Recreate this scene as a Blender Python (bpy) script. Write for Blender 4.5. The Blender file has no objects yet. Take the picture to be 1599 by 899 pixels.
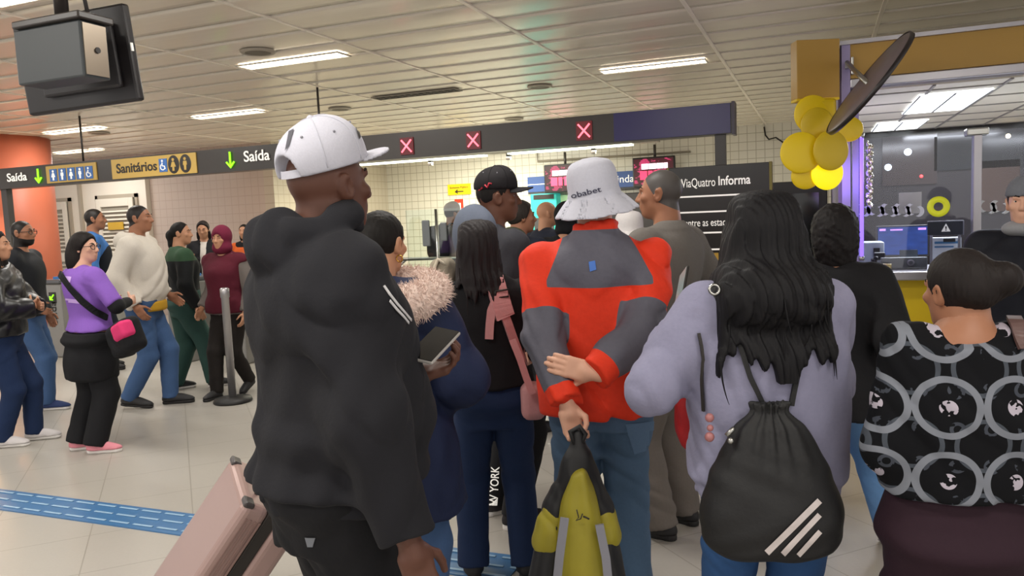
import bpy, bmesh, math, random
import numpy as np
from mathutils import Vector, Matrix
PI = math.pi
scene = bpy.context.scene
COL = scene.collection
# ---------------------------------------------------------------- camera
CAM_H = 1.55; FPX = 1214.66
_p, _r, _y = math.radians(5.244), math.radians(-2.4535), math.radians(-21.659)
def _cam_axes(p, r, y):
    cy, sy, cp, sp, cr, sr = math.cos(y), math.sin(y), math.cos(p), math.sin(p), math.cos(r), math.sin(r)
    f = np.array([sy*cp, cy*cp, -sp]); rt = np.array([cy, -sy, 0.0]); u = np.cross(rt, f)
    return np.array([cr*rt+sr*u, -sr*rt+cr*u, f])
CM = _cam_axes(_p, _r, _y); CC = np.array([0, 0, CAM_H])
def ray(x, y): return CM.T @ np.array([(x-799.5)/FPX, -(y-449.5)/FPX, 1.0])
def atz(x, y, z): d = ray(x, y); return CC + d*(z-CAM_H)/d[2]
def atY(x, y, Y): d = ray(x, y); return CC + d*Y/d[1]
def atD(x, y, D): return CC + ray(x, y)*D
cam = bpy.data.cameras.new('camera'); cam_o = bpy.data.objects.new('camera', cam); COL.objects.link(cam_o)
cam.sensor_width = 36; cam.lens = 36*FPX/1599; cam.clip_start = .05; cam.clip_end = 200
cam_o.matrix_world = Matrix(((CM[0][0], CM[1][0], -CM[2][0], 0), (CM[0][1], CM[1][1], -CM[2][1], 0), (CM[0][2], CM[1][2], -CM[2][2], CAM_H), (0, 0, 0, 1)))
scene.camera = cam_o
# ---------------------------------------------------------------- world, exposure
scene.view_settings.view_transform = 'Standard'; scene.view_settings.look = 'None'
scene.view_settings.exposure = 0.68; scene.view_settings.gamma = 1.0; scene.view_settings.use_curve_mapping = False
scene.cycles.use_denoising = True; scene.cycles.max_bounces = 6; scene.cycles.sample_clamp_indirect = 4
w = bpy.data.worlds.new('world'); scene.world = w; w.use_nodes = True
w.node_tree.nodes['Background'].inputs[0].default_value = (1.0, .96, .93, 1); w.node_tree.nodes['Background'].inputs[1].default_value = .8
LAMP_W = 17.0          # watts of one ceiling luminaire
LAMP_C = (1.0, .97, .92)
REAR_W = 85.0
KIOSK_W = 45.0
def lamp(name, loc, power, size, color=LAMP_C, rot=(0, 0, 0), parent=None, sy=None, kind='AREA', spread=PI):
    l = bpy.data.lights.new(name, kind); l.energy = power; l.color = color
    if kind == 'AREA':
        l.shape = 'RECTANGLE'; l.size = size; l.size_y = sy or size; l.spread = spread
    else: l.shadow_soft_size = size
    o = bpy.data.objects.new(name, l); COL.objects.link(o); o.location = loc; o.rotation_euler = rot
    if parent: o.parent = parent
    return o
# ---------------------------------------------------------------- materials
def lin(c):
    if isinstance(c, str):
        c = c.lstrip('#'); c = [int(c[i:i+2], 16)/255 for i in (0, 2, 4)]
    return tuple((v/12.92 if v <= .04045 else ((v+.055)/1.055)**2.4) for v in c) + (1,)
MATS = {}
class NT:
    def __init__(s, name):
        s.m = bpy.data.materials.new(name); s.m.use_nodes = True; s.t = s.m.node_tree; s.b = s.t.nodes['Principled BSDF']
    def n(s, typ, **kw):
        nd = s.t.nodes.new(typ)
        for k, v in kw.items(): setattr(nd, k, v)
        return nd
    def l(s, a, b): s.t.links.new(a, b)
    def math(s, op, a, b=None, c=None):
        nd = s.n('ShaderNodeMath', operation=op)
        for i, v in enumerate((a, b, c)):
            if v is None: continue
            if isinstance(v, (int, float)): nd.inputs[i].default_value = v
            else: s.l(v, nd.inputs[i])
        return nd.outputs[0]
    def mix(s, fac, a, b):
        nd = s.n('ShaderNodeMix', data_type='RGBA')
        for sock, v in ((nd.inputs[0], fac), (nd.inputs[6], a), (nd.inputs[7], b)):
            if isinstance(v, (tuple, float, int)): sock.default_value = v
            else: s.l(v, sock)
        return nd.outputs[2]
    def obj(s): return s.n('ShaderNodeTexCoord').outputs['Object']
    def noise(s, scale, detail=3, vec=None, stretch=None):
        nz = s.n('ShaderNodeTexNoise'); nz.inputs['Scale'].default_value = scale; nz.inputs['Detail'].default_value = detail
        v = vec or s.obj()
        if stretch:
            mp = s.n('ShaderNodeMapping'); mp.inputs['Scale'].default_value = stretch; s.l(v, mp.inputs[0]); v = mp.outputs[0]
        s.l(v, nz.inputs['Vector']); return nz.outputs[0]
    def bump(s, h, strength=.2, dist=.01):
        b = s.n('ShaderNodeBump'); b.inputs['Strength'].default_value = strength; b.inputs['Distance'].default_value = dist
        s.l(h, b.inputs['Height']); s.l(b.outputs[0], s.b.inputs['Normal'])
def mat(name, col, rough=.6, metal=0, emit=0, ecol=None, nscale=0, namt=.12, bump=0, stretch=None, col2=None, alpha=1, trans=0, spec=.5, ior=None, region=None, sheen=0):
    """plain procedural material; col2 = colour where the mesh attribute «region» is positive"""
    if name in MATS: return MATS[name]
    t = NT(name); b = t.b; c = lin(col)
    b.inputs['Roughness'].default_value = rough; b.inputs['Metallic'].default_value = metal
    b.inputs['Specular IOR Level'].default_value = spec
    if sheen: b.inputs['Sheen Weight'].default_value = sheen
    out = c
    if col2 is not None:
        at = t.n('ShaderNodeAttribute', attribute_name='region')
        out = t.mix(t.math('GREATER_THAN', at.outputs['Fac'], 0.0), c, lin(col2))
    if nscale:
        nz = t.noise(nscale, 4, stretch=stretch)
        f = t.math('MULTIPLY_ADD', nz, 2*namt, 1-namt)
        mx = t.n('ShaderNodeMix', data_type='RGBA', blend_type='MULTIPLY'); mx.inputs[0].default_value = 1
        if isinstance(out, tuple): mx.inputs[6].default_value = out
        else: t.l(out, mx.inputs[6])
        cb = t.n('ShaderNodeCombineColor')
        for i in range(3): t.l(f, cb.inputs[i])
        t.l(cb.outputs[0], mx.inputs[7]); out = mx.outputs[2]
        if bump: t.bump(nz, bump, .01)
    if isinstance(out, tuple): b.inputs['Base Color'].default_value = out
    else: t.l(out, b.inputs['Base Color'])
    if emit:
        b.inputs['Emission Color'].default_value = lin(ecol or col); b.inputs['Emission Strength'].default_value = emit
    if trans: b.inputs['Transmission Weight'].default_value = trans
    if ior: b.inputs['IOR'].default_value = ior
    if alpha < 1: b.inputs['Alpha'].default_value = alpha
    MATS[name] = t.m; return t.m
def glass_mat(name, tint=(.9, .95, 1), refl=.12, haze=.0, hazecol='#8890a0'):
    if name in MATS: return MATS[name]
    t = NT(name); nt = t.t
    tr = t.n('ShaderNodeBsdfTransparent'); tr.inputs[0].default_value = tuple(tint)+(1,)
    gl = t.n('ShaderNodeBsdfGlossy'); gl.inputs['Roughness'].default_value = .03
    lw = t.n('ShaderNodeLayerWeight'); lw.inputs[0].default_value = .25
    mx = t.n('ShaderNodeMixShader'); t.l(t.math('MULTIPLY_ADD', lw.outputs['Fresnel'], .6, refl), mx.inputs[0])
    t.l(tr.outputs[0], mx.inputs[1]); t.l(gl.outputs[0], mx.inputs[2])
    out = mx.outputs[0]
    if haze:
        df = t.n('ShaderNodeBsdfDiffuse'); df.inputs[0].default_value = lin(hazecol)
        m2 = t.n('ShaderNodeMixShader'); m2.inputs[0].default_value = haze
        t.l(out, m2.inputs[1]); t.l(df.outputs[0], m2.inputs[2]); out = m2.outputs[0]
    t.l(out, nt.nodes['Material Output'].inputs[0]); MATS[name] = t.m; return t.m
# ---------------------------------------------------------------- object helpers
def link(name, me, parent=None, mats=()):
    o = bpy.data.objects.new(name, me); COL.objects.link(o)
    for m in (mats if isinstance(mats, (list, tuple)) else [mats]): me.materials.append(m)
    if parent: o.parent = parent
    return o
def thing(name, label, cat, loc=(0, 0, 0), rz=0, group=None):
    o = bpy.data.objects.new(name, None); COL.objects.link(o); o.empty_display_size = .1
    o.location = loc; o.rotation_euler = (0, 0, rz); return tag(o, label, cat, group)
def tag(o, label, cat, group=None):
    o['label'] = label; o['category'] = cat
    if group: o['group'] = group
    return o
def struct(o): o['kind'] = 'structure'; return o
class MB:
    """collects boxes, tubes, discs ... and links them as ONE mesh"""
    def __init__(s): s.bm = bmesh.new()
    def box(s, lo, hi, bevel=0, M=None, seg=2):
        bm2 = bmesh.new(); bmesh.ops.create_cube(bm2, size=1)
        lo, hi = Vector(lo), Vector(hi)
        for v in bm2.verts: v.co = Vector([lo[i]+(v.co[i]+.5)*(hi[i]-lo[i]) for i in range(3)])
        if bevel: bmesh.ops.bevel(bm2, geom=list(bm2.edges), offset=bevel, segments=seg, affect='EDGES', profile=.5)
        return s._add(bm2, M)
    def _add(s, bm2, M=None, smooth=False):
        if M is not None: bmesh.ops.transform(bm2, matrix=M, verts=bm2.verts)
        if smooth:
            for f in bm2.faces: f.smooth = True
        me = bpy.data.meshes.new('t'); bm2.to_mesh(me); bm2.free(); s.bm.from_mesh(me); bpy.data.meshes.remove(me); return s
    def cyl(s, a, b, r, r2=None, n=24, cap=True, bevel=0):
        a, b = Vector(a), Vector(b); d = b-a; bm2 = bmesh.new()
        bmesh.ops.create_cone(bm2, cap_ends=cap, segments=n, radius1=r, radius2=r if r2 is None else r2, depth=d.length)
        if bevel: bmesh.ops.bevel(bm2, geom=[e for e in bm2.edges if len(e.link_faces) == 2 and any(len(f.verts) > 4 for f in e.link_faces)], offset=bevel, segments=2, affect='EDGES')
        for f in bm2.faces: f.smooth = len(f.verts) == 4
        return s._add(bm2, Matrix.Translation((a+b)/2) @ d.to_track_quat('Z', 'Y').to_matrix().to_4x4())
    def sphere(s, c, r, n=16, M=None):
        bm2 = bmesh.new(); bmesh.ops.create_uvsphere(bm2, u_segments=n, v_segments=max(6, n*2//3), radius=1)
        r = (r, r, r) if isinstance(r, (int, float)) else r
        m = Matrix.Translation(c) @ (M.to_4x4() if M is not None else Matrix()) @ Matrix.Diagonal((*r, 1))
        return s._add(bm2, m, True)
    def tube(s, pts, r, n=8, cap=True, flat=None):
        """swept tube; r number or list; flat=(w,h) rectangle-ish strap with up vectors from flat[2]"""
        pts = [Vector(p) for p in pts]; N = len(pts); rs = r if isinstance(r, (list, tuple)) else [r]*N
        rings = []; up = Vector((0, 0, 1)); prev = None
        for i, p in enumerate(pts):
            t = (pts[min(i+1, N-1)]-pts[max(i-1, 0)]).normalized()
            if flat is not None and flat[2] is not None:
                nrm = Vector(flat[2][i] if isinstance(flat[2], list) else flat[2])
            else: nrm = prev if prev is not None else (up if abs(t.z) < .9 else Vector((0, 1, 0)))
            x = t.cross(nrm)
            x = x.normalized() if x.length > 1e-6 else t.orthogonal().normalized()
            y = x.cross(t).normalized(); prev = y
            ring = []
            if flat is None:
                for k in range(n):
                    a = 2*PI*k/n; ring.append(s.bm.verts.new(p+rs[i]*(math.cos(a)*x+math.sin(a)*y)))
            else:
                for (u, v) in ((-1, -1), (1, -1), (1, 1), (-1, 1)): ring.append(s.bm.verts.new(p+x*u*flat[0]/2*(rs[i] if rs[i] else 1)+y*v*flat[1]/2))
            rings.append(ring)
        n = len(rings[0])
        for i in range(N-1):
            for k in range(n):
                f = s.bm.faces.new((rings[i][k], rings[i][(k+1) % n], rings[i+1][(k+1) % n], rings[i+1][k])); f.smooth = flat is None
        if cap:
            s.bm.faces.new(rings[0][::-1]); s.bm.faces.new(rings[-1])
        return s
    def prism(s, poly, a, nvec, x=None, y=None):
        """polygon (list of 2-D pts) in the plane a + u*x + v*y extruded along nvec"""
        a, nvec = Vector(a), Vector(nvec); x = Vector(x); y = Vector(y)
        v0 = [s.bm.verts.new(a+x*u+y*v) for u, v in poly]; v1 = [s.bm.verts.new(a+x*u+y*v+nvec) for u, v in poly]
        n = len(poly); s.bm.faces.new(v0); s.bm.faces.new(v1[::-1])
        for i in range(n): s.bm.faces.new((v0[(i+1) % n], v0[i], v1[i], v1[(i+1) % n]))
        return s
    def lathe(s, prof, c, n=32, axis=None):
        c = Vector(c); m = axis or Matrix(); rings = []
        for r, z in prof:
            rings.append([s.bm.verts.new(c + m @ Vector((r*math.cos(2*PI*k/n), r*math.sin(2*PI*k/n), z))) for k in range(n)] if r > 1e-6 else [s.bm.verts.new(c+m @ Vector((0, 0, z)))])
        for i in range(len(rings)-1):
            A, B = rings[i], rings[i+1]
            for k in range(n):
                if len(A) == 1 and len(B) == 1: break
                if len(A) == 1: f = s.bm.faces.new((A[0], B[k], B[(k+1) % n]))
                elif len(B) == 1: f = s.bm.faces.new((A[k], A[(k+1) % n], B[0]))
                else: f = s.bm.faces.new((A[k], A[(k+1) % n], B[(k+1) % n], B[k]))
                f.smooth = True
        return s
    def build(s, name, mats, parent=None):
        bmesh.ops.recalc_face_normals(s.bm, faces=s.bm.faces)
        me = bpy.data.meshes.new(name); s.bm.to_mesh(me); s.bm.free(); return link(name, me, parent, mats)
_fonts = {}
def text_mesh(body, size, extrude=.002, bold=0, align='LEFT', shear=0, xs=1, width=None):
    cu = bpy.data.curves.new('t', 'FONT'); cu.body = body; cu.size = size; cu.extrude = extrude; cu.offset = bold; cu.align_x = align; cu.shear = shear; cu.resolution_u = 4
    o = bpy.data.objects.new('t', cu); COL.objects.link(o)
    dg = bpy.context.evaluated_depsgraph_get(); dg.update()
    me = bpy.data.meshes.new_from_object(o.evaluated_get(dg)); bpy.data.objects.remove(o); bpy.data.curves.remove(cu)
    if width:
        x_ = [v.co.x for v in me.vertices]; xs = width/(max(x_)-min(x_))
    if xs != 1:
        for v in me.vertices: v.co.x *= xs
    return me
def text(body, loc, size, m, name='lettering', parent=None, right=(1, 0, 0), up=(0, 0, 1), **kw):
    me = text_mesh(body, size, **kw); me.materials.clear()
    r, u = Vector(right).normalized(), Vector(up).normalized(); n = r.cross(u)
    M = Matrix(((r.x, u.x, n.x, loc[0]), (r.y, u.y, n.y, loc[1]), (r.z, u.z, n.z, loc[2]), (0, 0, 0, 1)))
    me.transform(M); return link(name, me, parent, m)
def copy_thing(src, loc, rz=None, label=None):
    r = src.copy(); COL.objects.link(r); r.location = loc
    if rz is not None: r.rotation_euler = (0, 0, rz)
    if label: r['label'] = label
    for ch in src.children:
        c = ch.copy(); COL.objects.link(c); c.parent = r
        for g in ch.children:
            d = g.copy(); COL.objects.link(d); d.parent = c
    return r
def bxo(name, lo, hi, m, parent=None, bevel=0): return MB().box(lo, hi, bevel).build(name, m, parent)
# ================================================================ the setting
CZ = 3.0
# floor: pale half-metre tiles laid at 45 degrees
t = NT('floor_tiles'); ob = t.obj(); sp = t.n('ShaderNodeSeparateXYZ'); t.l(ob, sp.inputs[0])
def _joint(expr):
    f = t.math('FRACT', t.math('ADD', expr, 200.5)); return t.math('LESS_THAN', t.math('ABSOLUTE', t.math('SUBTRACT', f, .5)), .006)
u = t.math('MULTIPLY_ADD', t.math('ADD', sp.outputs[0], sp.outputs[1]), .7071/.497, .026)
v = t.math('MULTIPLY', t.math('SUBTRACT', sp.outputs[1], sp.outputs[0]), .7071/.497)
j = t.math('MAXIMUM', _joint(u), _joint(v))
nz = t.noise(1.3, 4); nz2 = t.noise(60, 2)
base = t.mix(nz, lin('#a8a39b'), lin('#b4afa7')); base = t.mix(t.math('MULTIPLY', nz2, .25), base, lin('#96918a'))
t.l(t.mix(t.math('MULTIPLY', j, .55), base, lin('#7a7468')), t.b.inputs['Base Color']); t.b.inputs['Roughness'].default_value = .32
floor_m = t.m
struct(bxo('floor', (-20, -4, -.1), (7, 16, 0), floor_m))
# ceiling: long shallow-curved metal slats running along X
t = NT('ceiling_slats'); t.b.inputs['Base Color'].default_value = lin('#e2d9c9'); t.b.inputs['Roughness'].default_value = .24
nz = t.noise(.8, 3, stretch=(.3, 6, 1)); t.bump(nz, .25, .02); ceil_m = t.m
bm = bmesh.new(); prof = []
y = -4.0
while y < 15.2:
    for k in range(7):
        q = k/6; prof.append((y+.45*q, CZ - .005*(1-(2*q-1)**2)+(.002 if k in (0, 6) else 0)))
    y += .45
ra = [bm.verts.new((-20, a, b)) for a, b in prof]; rb = [bm.verts.new((7, a, b)) for a, b in prof]
for i in range(len(prof)-1):
    f = bm.faces.new((ra[i], ra[i+1], rb[i+1], rb[i])); f.smooth = (i % 7 != 6)
me = bpy.data.meshes.new('ceiling'); bm.to_mesh(me); bm.free(); ceiling = struct(link('ceiling', me, None, ceil_m))
struct(bxo('trim_1', (-20, -4, CZ+.02), (7, 16, CZ+.12), mat('slab', '#807868', .9)))
run_m = mat('runner', '#f0e8da', .4)
n = 2
for k in range(-10, 6):
    x = -2.21+1.335*k
    struct(MB().box((x-.016, -4, CZ-.0105), (x+.016, 15.2, CZ+.01), .003).build('trim_%d' % n, run_m)); n += 1
# walls
def tile_mat(name, a, b, size, axis, grout='#b0aa98', rough=.25):
    t = NT(name); sp = t.n('ShaderNodeSeparateXYZ'); t.l(t.obj(), sp.inputs[0])
    js = []
    for s_ in (sp.outputs[axis], sp.outputs[2]):
        f = t.math('FRACT', t.math('ADD', t.math('DIVIDE', s_, size), 300)); js.append(t.math('LESS_THAN', f, .075))
    nz = t.noise(2, 3)
    t.l(t.mix(t.math('MAXIMUM', *js), t.mix(nz, lin(a), lin(b)), lin(grout)), t.b.inputs['Base Color']); t.b.inputs['Roughness'].default_value = rough
    return t.m
wt = tile_mat('wall_tile_white', '#d3cfc2', '#dcd8cc', .15, 0, '#aaa594')
wt2 = tile_mat('wall_tile_beige', '#b5a69b', '#bcada2', .15, 0, '#ad9e93')
wt3 = tile_mat('wall_tile_side', '#b5ab9a', '#c0b5a4', .15, 1, '#a49a88')
struct(bxo('wall_back', (-8.67, 14.8, 0), (7, 15.0, 3.0), wt))
struct(bxo('wall_side', (-8.87, 11.0, 0), (-8.67, 14.8, 3.0), wt3))
wl = bxo('wall_left', (-20, 11.0, 0), (-8.87, 11.2, 3.0), wt2); struct(wl)
# whitewashed bay with the two louvred doors
white = mat('door_bay_paint', '#e2dccf', .55, nscale=3, namt=.04)
struct(bxo('trim_%d' % n, (-15.0, 10.9, 0), (-11.45, 11.0, 2.62), white)); n += 1
dm = mat('door_paint', '#dcd7ca', .45); slot = mat('louvre_shadow', '#989386', .8); ym = mat('sign_yellow', '#c7a02c', .5)
for k, (x0, x1) in enumerate(((-14.35, -13.4), (-12.62, -11.7))):
    d = struct(bxo('door_%d' % (k+1), (x0, 10.840, .02), (x1, 10.900, 2.2), slot))
    m = MB(); fw = .11
    m.box((x0, 10.810, .02), (x0+fw, 10.860, 2.2), .006); m.box((x1-fw, 10.810, .02), (x1, 10.860, 2.2), .006)
    for z in (.02, 1.05, 2.05): m.box((x0+fw, 10.810, z), (x1-fw, 10.860, z+.15), .005)
    m.build('door_frame', dm, d)
    m = MB()
    for z in np.arange(.24, 2.02, .075):
        if 1.0 < z < 1.2: continue
        m.box((-.5*(x1-x0-2*fw), -.03, -.004), (.5*(x1-x0-2*fw), .03, .004), 0, Matrix.Translation(((x0+x1)/2, 10.835, z)) @ Matrix.Rotation(.75, 4, 'X'))
    m.build('louvres', dm, d)
    bxo('door_plate', ((x0+x1)/2-.18, 10.795, 1.62), ((x0+x1)/2+.2, 10.810, 1.76), ym, d)
    MB().cyl((x1-.06, 10.770, 1.02), (x1-.06, 10.810, 1.02), .025).cyl((x1-.06, 10.775, 1.02), (x1-.17, 10.775, 1.02), .01).build('door_handle', mat('steel', '#a8a8a4', .3, 1), d)
    MB().box((x0-.06, 10.860, 0), (x0, 10.920, 2.27)).box((x1, 10.860, 0), (x1+.06, 10.920, 2.27)).box((x0-.06, 10.860, 2.2), (x1+.06, 10.920, 2.27)).build('door_surround', mat('surround', '#a89f8f', .5), d)
struct(MB().box((-13.1, 10.840, 0), (-13.04, 10.900, 2.62)).build('trim_%d' % n, mat('surround', '#a89f8f'))); n += 1
# orange column
om = mat('column_orange', '#cb6f52', .5, nscale=4, namt=.05)
cx, cy = -10.6, 8.0
struct(MB().cyl((cx-.62, cy, 0), (cx-.62, cy, CZ), .7, n=64).build('wall_column', om))
lamp('column_light', (cx-.1, cy-.95, 1.35), 16, .25, (1, .72, .38), kind='POINT')
# blue tactile strip
tb = mat('tactile_blue', '#3f6f9e', .35, nscale=8, namt=.06); tr = mat('tactile_ridge', '#8fb0cc', .3)
s_ = struct(bxo('trim_%d' % n, (-19, 2.93, 0), (-1.25, 3.18, .006), tb)); n += 1
m = MB(); x = -6.0
while x < -1.3:
    for k, yy in enumerate((2.97, 3.055, 3.14)):
        xx = x+(.09, .045, .14)[k]; m.box((xx, yy-.008, .006), (xx+.135, yy+.008, .011), .003)
    x += .167
m.build('ridges', tr, s_)
# ---------------------------------------------------------------- ceiling fixtures
lm = mat('luminaire_trim', '#c9c4b8', .4); em = mat('luminaire_tube', '#ffffff', .5, emit=4, ecol='#fff3df'); lv = mat('louvre_blade', '#e8e4da', .3)
def luminaire(x, y, label, lit=True):
    o = thing('ceiling_light' if lit else 'air_grille', label, 'ceiling light' if lit else 'vent', (x, y, CZ-.012), 0, 'recessed ceiling lights' if lit else None)
    m = MB(); L, W = .535, .105
    m.box((-L, -W, -.012), (L, -W+.014, 0)); m.box((-L, W-.014, -.012), (L, W, 0)); m.box((-L, -W+.014, -.012), (-L+.014, W-.014, 0)); m.box((L-.014, -W+.014, -.012), (L, W-.014, 0))
    m.build('frame', lm if lit else mat('grille_frame', '#8b8478'), o)
    bxo('tube' if lit else 'duct', (-L+.014, -W+.014, -.004), (L-.014, W-.014, 0), em if lit else mat('duct_dark', '#2b2723', .8), o)
    m = MB()
    for k in range(1, 13): m.box((-L+k*2*L/13-.003, -W+.014, -.011), (-L+k*2*L/13+.003, W-.014, -.004))
    m.box((-L+.014, -.004, -.011), (L-.014, .004, -.004)).build('louvre', lv if lit else mat('grille_blade', '#6d665c', .5), o)
    if lit:
        lamp('lamp', (0, 0, -.03), LAMP_W, 1.0, sy=.2, parent=o)
    return o
luminaire(-4.27, 5.79, 'brightest recessed louvred ceiling light above the white cap')
luminaire(-6.95, 8.02, 'long white ceiling light behind the one above the white cap')
luminaire(-9.57, 7.97, 'white ceiling light beside the top of the orange column')
luminaire(-1.54, 7.95, 'long thin white ceiling light above the violet lit end of the gantry')
luminaire(-12.3, 7.97, 'white ceiling light left of the one beside the orange column'); luminaire(-11.9, 9.95, 'farthest white ceiling light above the left end of the gantry')
luminaire(-4.26, 8.03, 'unlit dark louvred ceiling grille above the red crosses', False)
for (x, y) in ((-1.54, 3.4), (-4.27, 3.4), (-6.95, 5.79), (-6.95, 3.4), (-9.57, 5.6),  (1.2, 1.0), (-1.54, 1.0), (-4.27, 1.0), (-6.95, 1.0), (1.2, -1.4), (-1.54, -1.4), (-4.27, -1.4)):
    luminaire(x, y, 'recessed louvred ceiling light out of the picture overhead')
spm = mat('speaker_grille', '#8d8579', .6, nscale=300, namt=.3); spr = mat('speaker_rim', '#a39b8d', .5)
for (x, y, lab) in ((-4.28, 5.35, 'round ceiling speaker left of the brightest ceiling light'), (-5.58, 8.47, 'round ceiling speaker just right above the white cap'),
                    (-2.9, 8.41, 'round ceiling speaker right of the dark louvred grille'), (-4.19, 10.92, 'smallest round ceiling speaker just above the gantry'), (-9.54, 8.34, 'round ceiling speaker touching the light by the orange column')):
    o = thing('ceiling_speaker', lab, 'speaker', (x, y, CZ-.012), 0, 'round ceiling speakers')
    MB().lathe([(.0, -.012), (.10, -.012), (.105, -.010)], (0, 0, 0)).build('grille', mat('speaker_dark', '#6f675c', .7), o)
    MB().lathe([(.105, -.008), (.108, -.016), (.135, -.014), (.145, 0)], (0, 0, 0)).build('rim', spr, o)
# ---------------------------------------------------------------- overhead gantry sign
dk = mat('gantry_dark', '#37322f', .35); steel = mat('steel', '#a8a8a4', .3, 1)
# violet kiosk light reflected on the gantry end, painted as a panel
G = thing('overhead_gantry', 'long dark overhead gantry sign spanning the turnstiles', 'sign', (0, 7.0, 0))
BY = 7.0
bxo('beam', (-11.6, 0, 2.18), (-.69, .16, 2.44), dk, G)
bxo('violet_reflection', (-1.72, -.012, 2.185), (-.70, 0, 2.435), mat('gantry_violet_reflection', '#231a62', .3), G)
bxo('end_cap', (-.69, -.012, 2.17), (-.665, .17, 2.45), mat('gantry_cap', '#4b4552', .4), G)
MB().box((-.84, .04, 0), (-.75, .12, 2.18)).build('post', dk, G)
MB().box((-9.86, .04, 0), (-9.76, .12, 2.18)).build('post', dk, G)
MB().cyl((-4.93, .08, 2.44), (-4.93, .08, CZ), .012).build('hanging_rod', dk, G)
MB().cyl((-8.4, .08, 2.44), (-8.4, .08, CZ), .012).build('hanging_rod', dk, G)
def gx(px, py): return atY(px, py, BY-.012)
yel = mat('sign_ochre', '#c3a152', .45); blue = mat('pictogram_blue', '#3c6cb0', .5); wh = mat('sign_white', '#f2eee6', .5, emit=.25); blk = mat('sign_black', '#241f1c', .5)
def panel(p0, p1, z0, z1, name, m): return bxo(name, (gx(*p0)[0], -.012, z0), (gx(*p1)[0], 0, z1), m, G)
panel((72, 270), (150, 262), 2.205, 2.415, 'yellow_panel', yel)
panel((174, 260), (306, 247), 2.195, 2.425, 'yellow_panel', yel)
def person_icon(o, cx, cz, h, m, female=False):
    b = MB(); y = -.02
    b.cyl((cx, y, cz+h*.36), (cx, y+.006, cz+h*.36), h*.12, n=14)
    poly = [(-.16, .2), (.16, .2), (.2, -.1), (.12, -.1), (.1, -.48), (-.1, -.48), (-.12, -.1), (-.2, -.1)] if not female else [(-.12, .2), (.12, .2), (.26, -.18), (.1, -.18), (.1, -.48), (-.1, -.48), (-.1, -.18), (-.26, -.18)]
    b.prism([(u*h, v*h) for u, v in poly], (cx, y, cz), (0, .006, 0), (1, 0, 0), (0, 0, 1)); b.build('pictogram', m, o)
def wheelchair_icon(o, cx, cz, h, m):
    b = MB(); y = -.02
    b.cyl((cx-.06*h, y, cz+.36*h), (cx-.06*h, y+.006, cz+.36*h), h*.09, n=12)
    b.tube([(cx-.06*h, y, cz+.22*h), (cx-.06*h, y, cz-.05*h), (cx+.16*h, y, cz-.07*h), (cx+.26*h, y, cz-.32*h)], h*.045, n=6)
    b.tube([(cx-.02*h+.24*h*math.cos(a), y, cz-.14*h+.24*h*math.sin(a)) for a in np.linspace(2.2, 6.1, 12)], h*.04, n=6).build('pictogram', m, o)
zc = 2.31
xs = [gx(px, 266)[0] for px in (83, 97, 111, 125, 139)]
for k, x in enumerate(xs):
    bxo('blue_square', (x-.062, -.018, zc-.085), (x+.062, -.012, zc+.065), blue, G)
    if k < 4: person_icon(G, x, zc-.01, .13, wh, k in (0, 2))
    else: wheelchair_icon(G, x, zc-.01, .14, wh)
text('Sanitários', (gx(182, 268)[0], -.014, 2.262), .155, blk, parent=G, bold=.003, width=gx(245, 260)[0]-gx(182, 266)[0])
xw = gx(255, 258)[0]; bxo('blue_square', (xw-.06, -.018, zc-.075), (xw+.06, -.012, zc+.075), blue, G); wheelchair_icon(G, xw, zc, .14, wh)
for k, px in enumerate((271, 289.5)):
    x = gx(px, 256)[0]
    MB().sphere((x, -.012, zc), (.085, .006, .105), 28).build('black_oval', blk, G); person_icon(G, x, zc, .15, yel, k == 0)
text('Saída', (gx(11, 280)[0], -.014, 2.268), .145, wh, parent=G, bold=.002, width=gx(42, 280)[0]-gx(11, 280)[0])
text('Saída', (gx(381, 254)[0], -.014, 2.275), .165, wh, parent=G, bold=.002, width=gx(421, 250)[0]-gx(381, 254)[0])
grn = mat('arrow_green', '#9cff2a', .5, emit=1.0, ecol='#86ff1e')
for px, py in ((60, 273), (360, 251)):
    x = gx(px, py)[0]; z = 2.31
    MB().tube([(x, -.018, z+.085), (x, -.018, z-.07)], .011, n=8).tube([(x-.052, -.018, z-.025), (x, -.018, z-.085), (x+.052, -.018, z-.025)], .011, n=8).build('green_arrow', grn, G)
redm = mat('cross_red', '#ff5a68', .5, emit=2.2, ecol='#ff5f6c'); redg = mat('cross_panel', '#1c0408', .3, emit=.12, ecol='#c80a28')
for px, py in ((635, 228), (739, 219), (912, 204)):
    q = gx(px, py); x, z = q[0], q[2]
    bxo('cross_screen', (x-.075, -.014, z-.085), (x+.075, -.004, z+.085), redg, G)
    MB().tube([(x-.055, -.02, z-.06), (x+.055, -.02, z+.06)], .0085, n=6).tube([(x-.055, -.02, z+.06), (x+.055, -.02, z-.06)], .0085, n=6).build('red_cross', redm, G)
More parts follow.
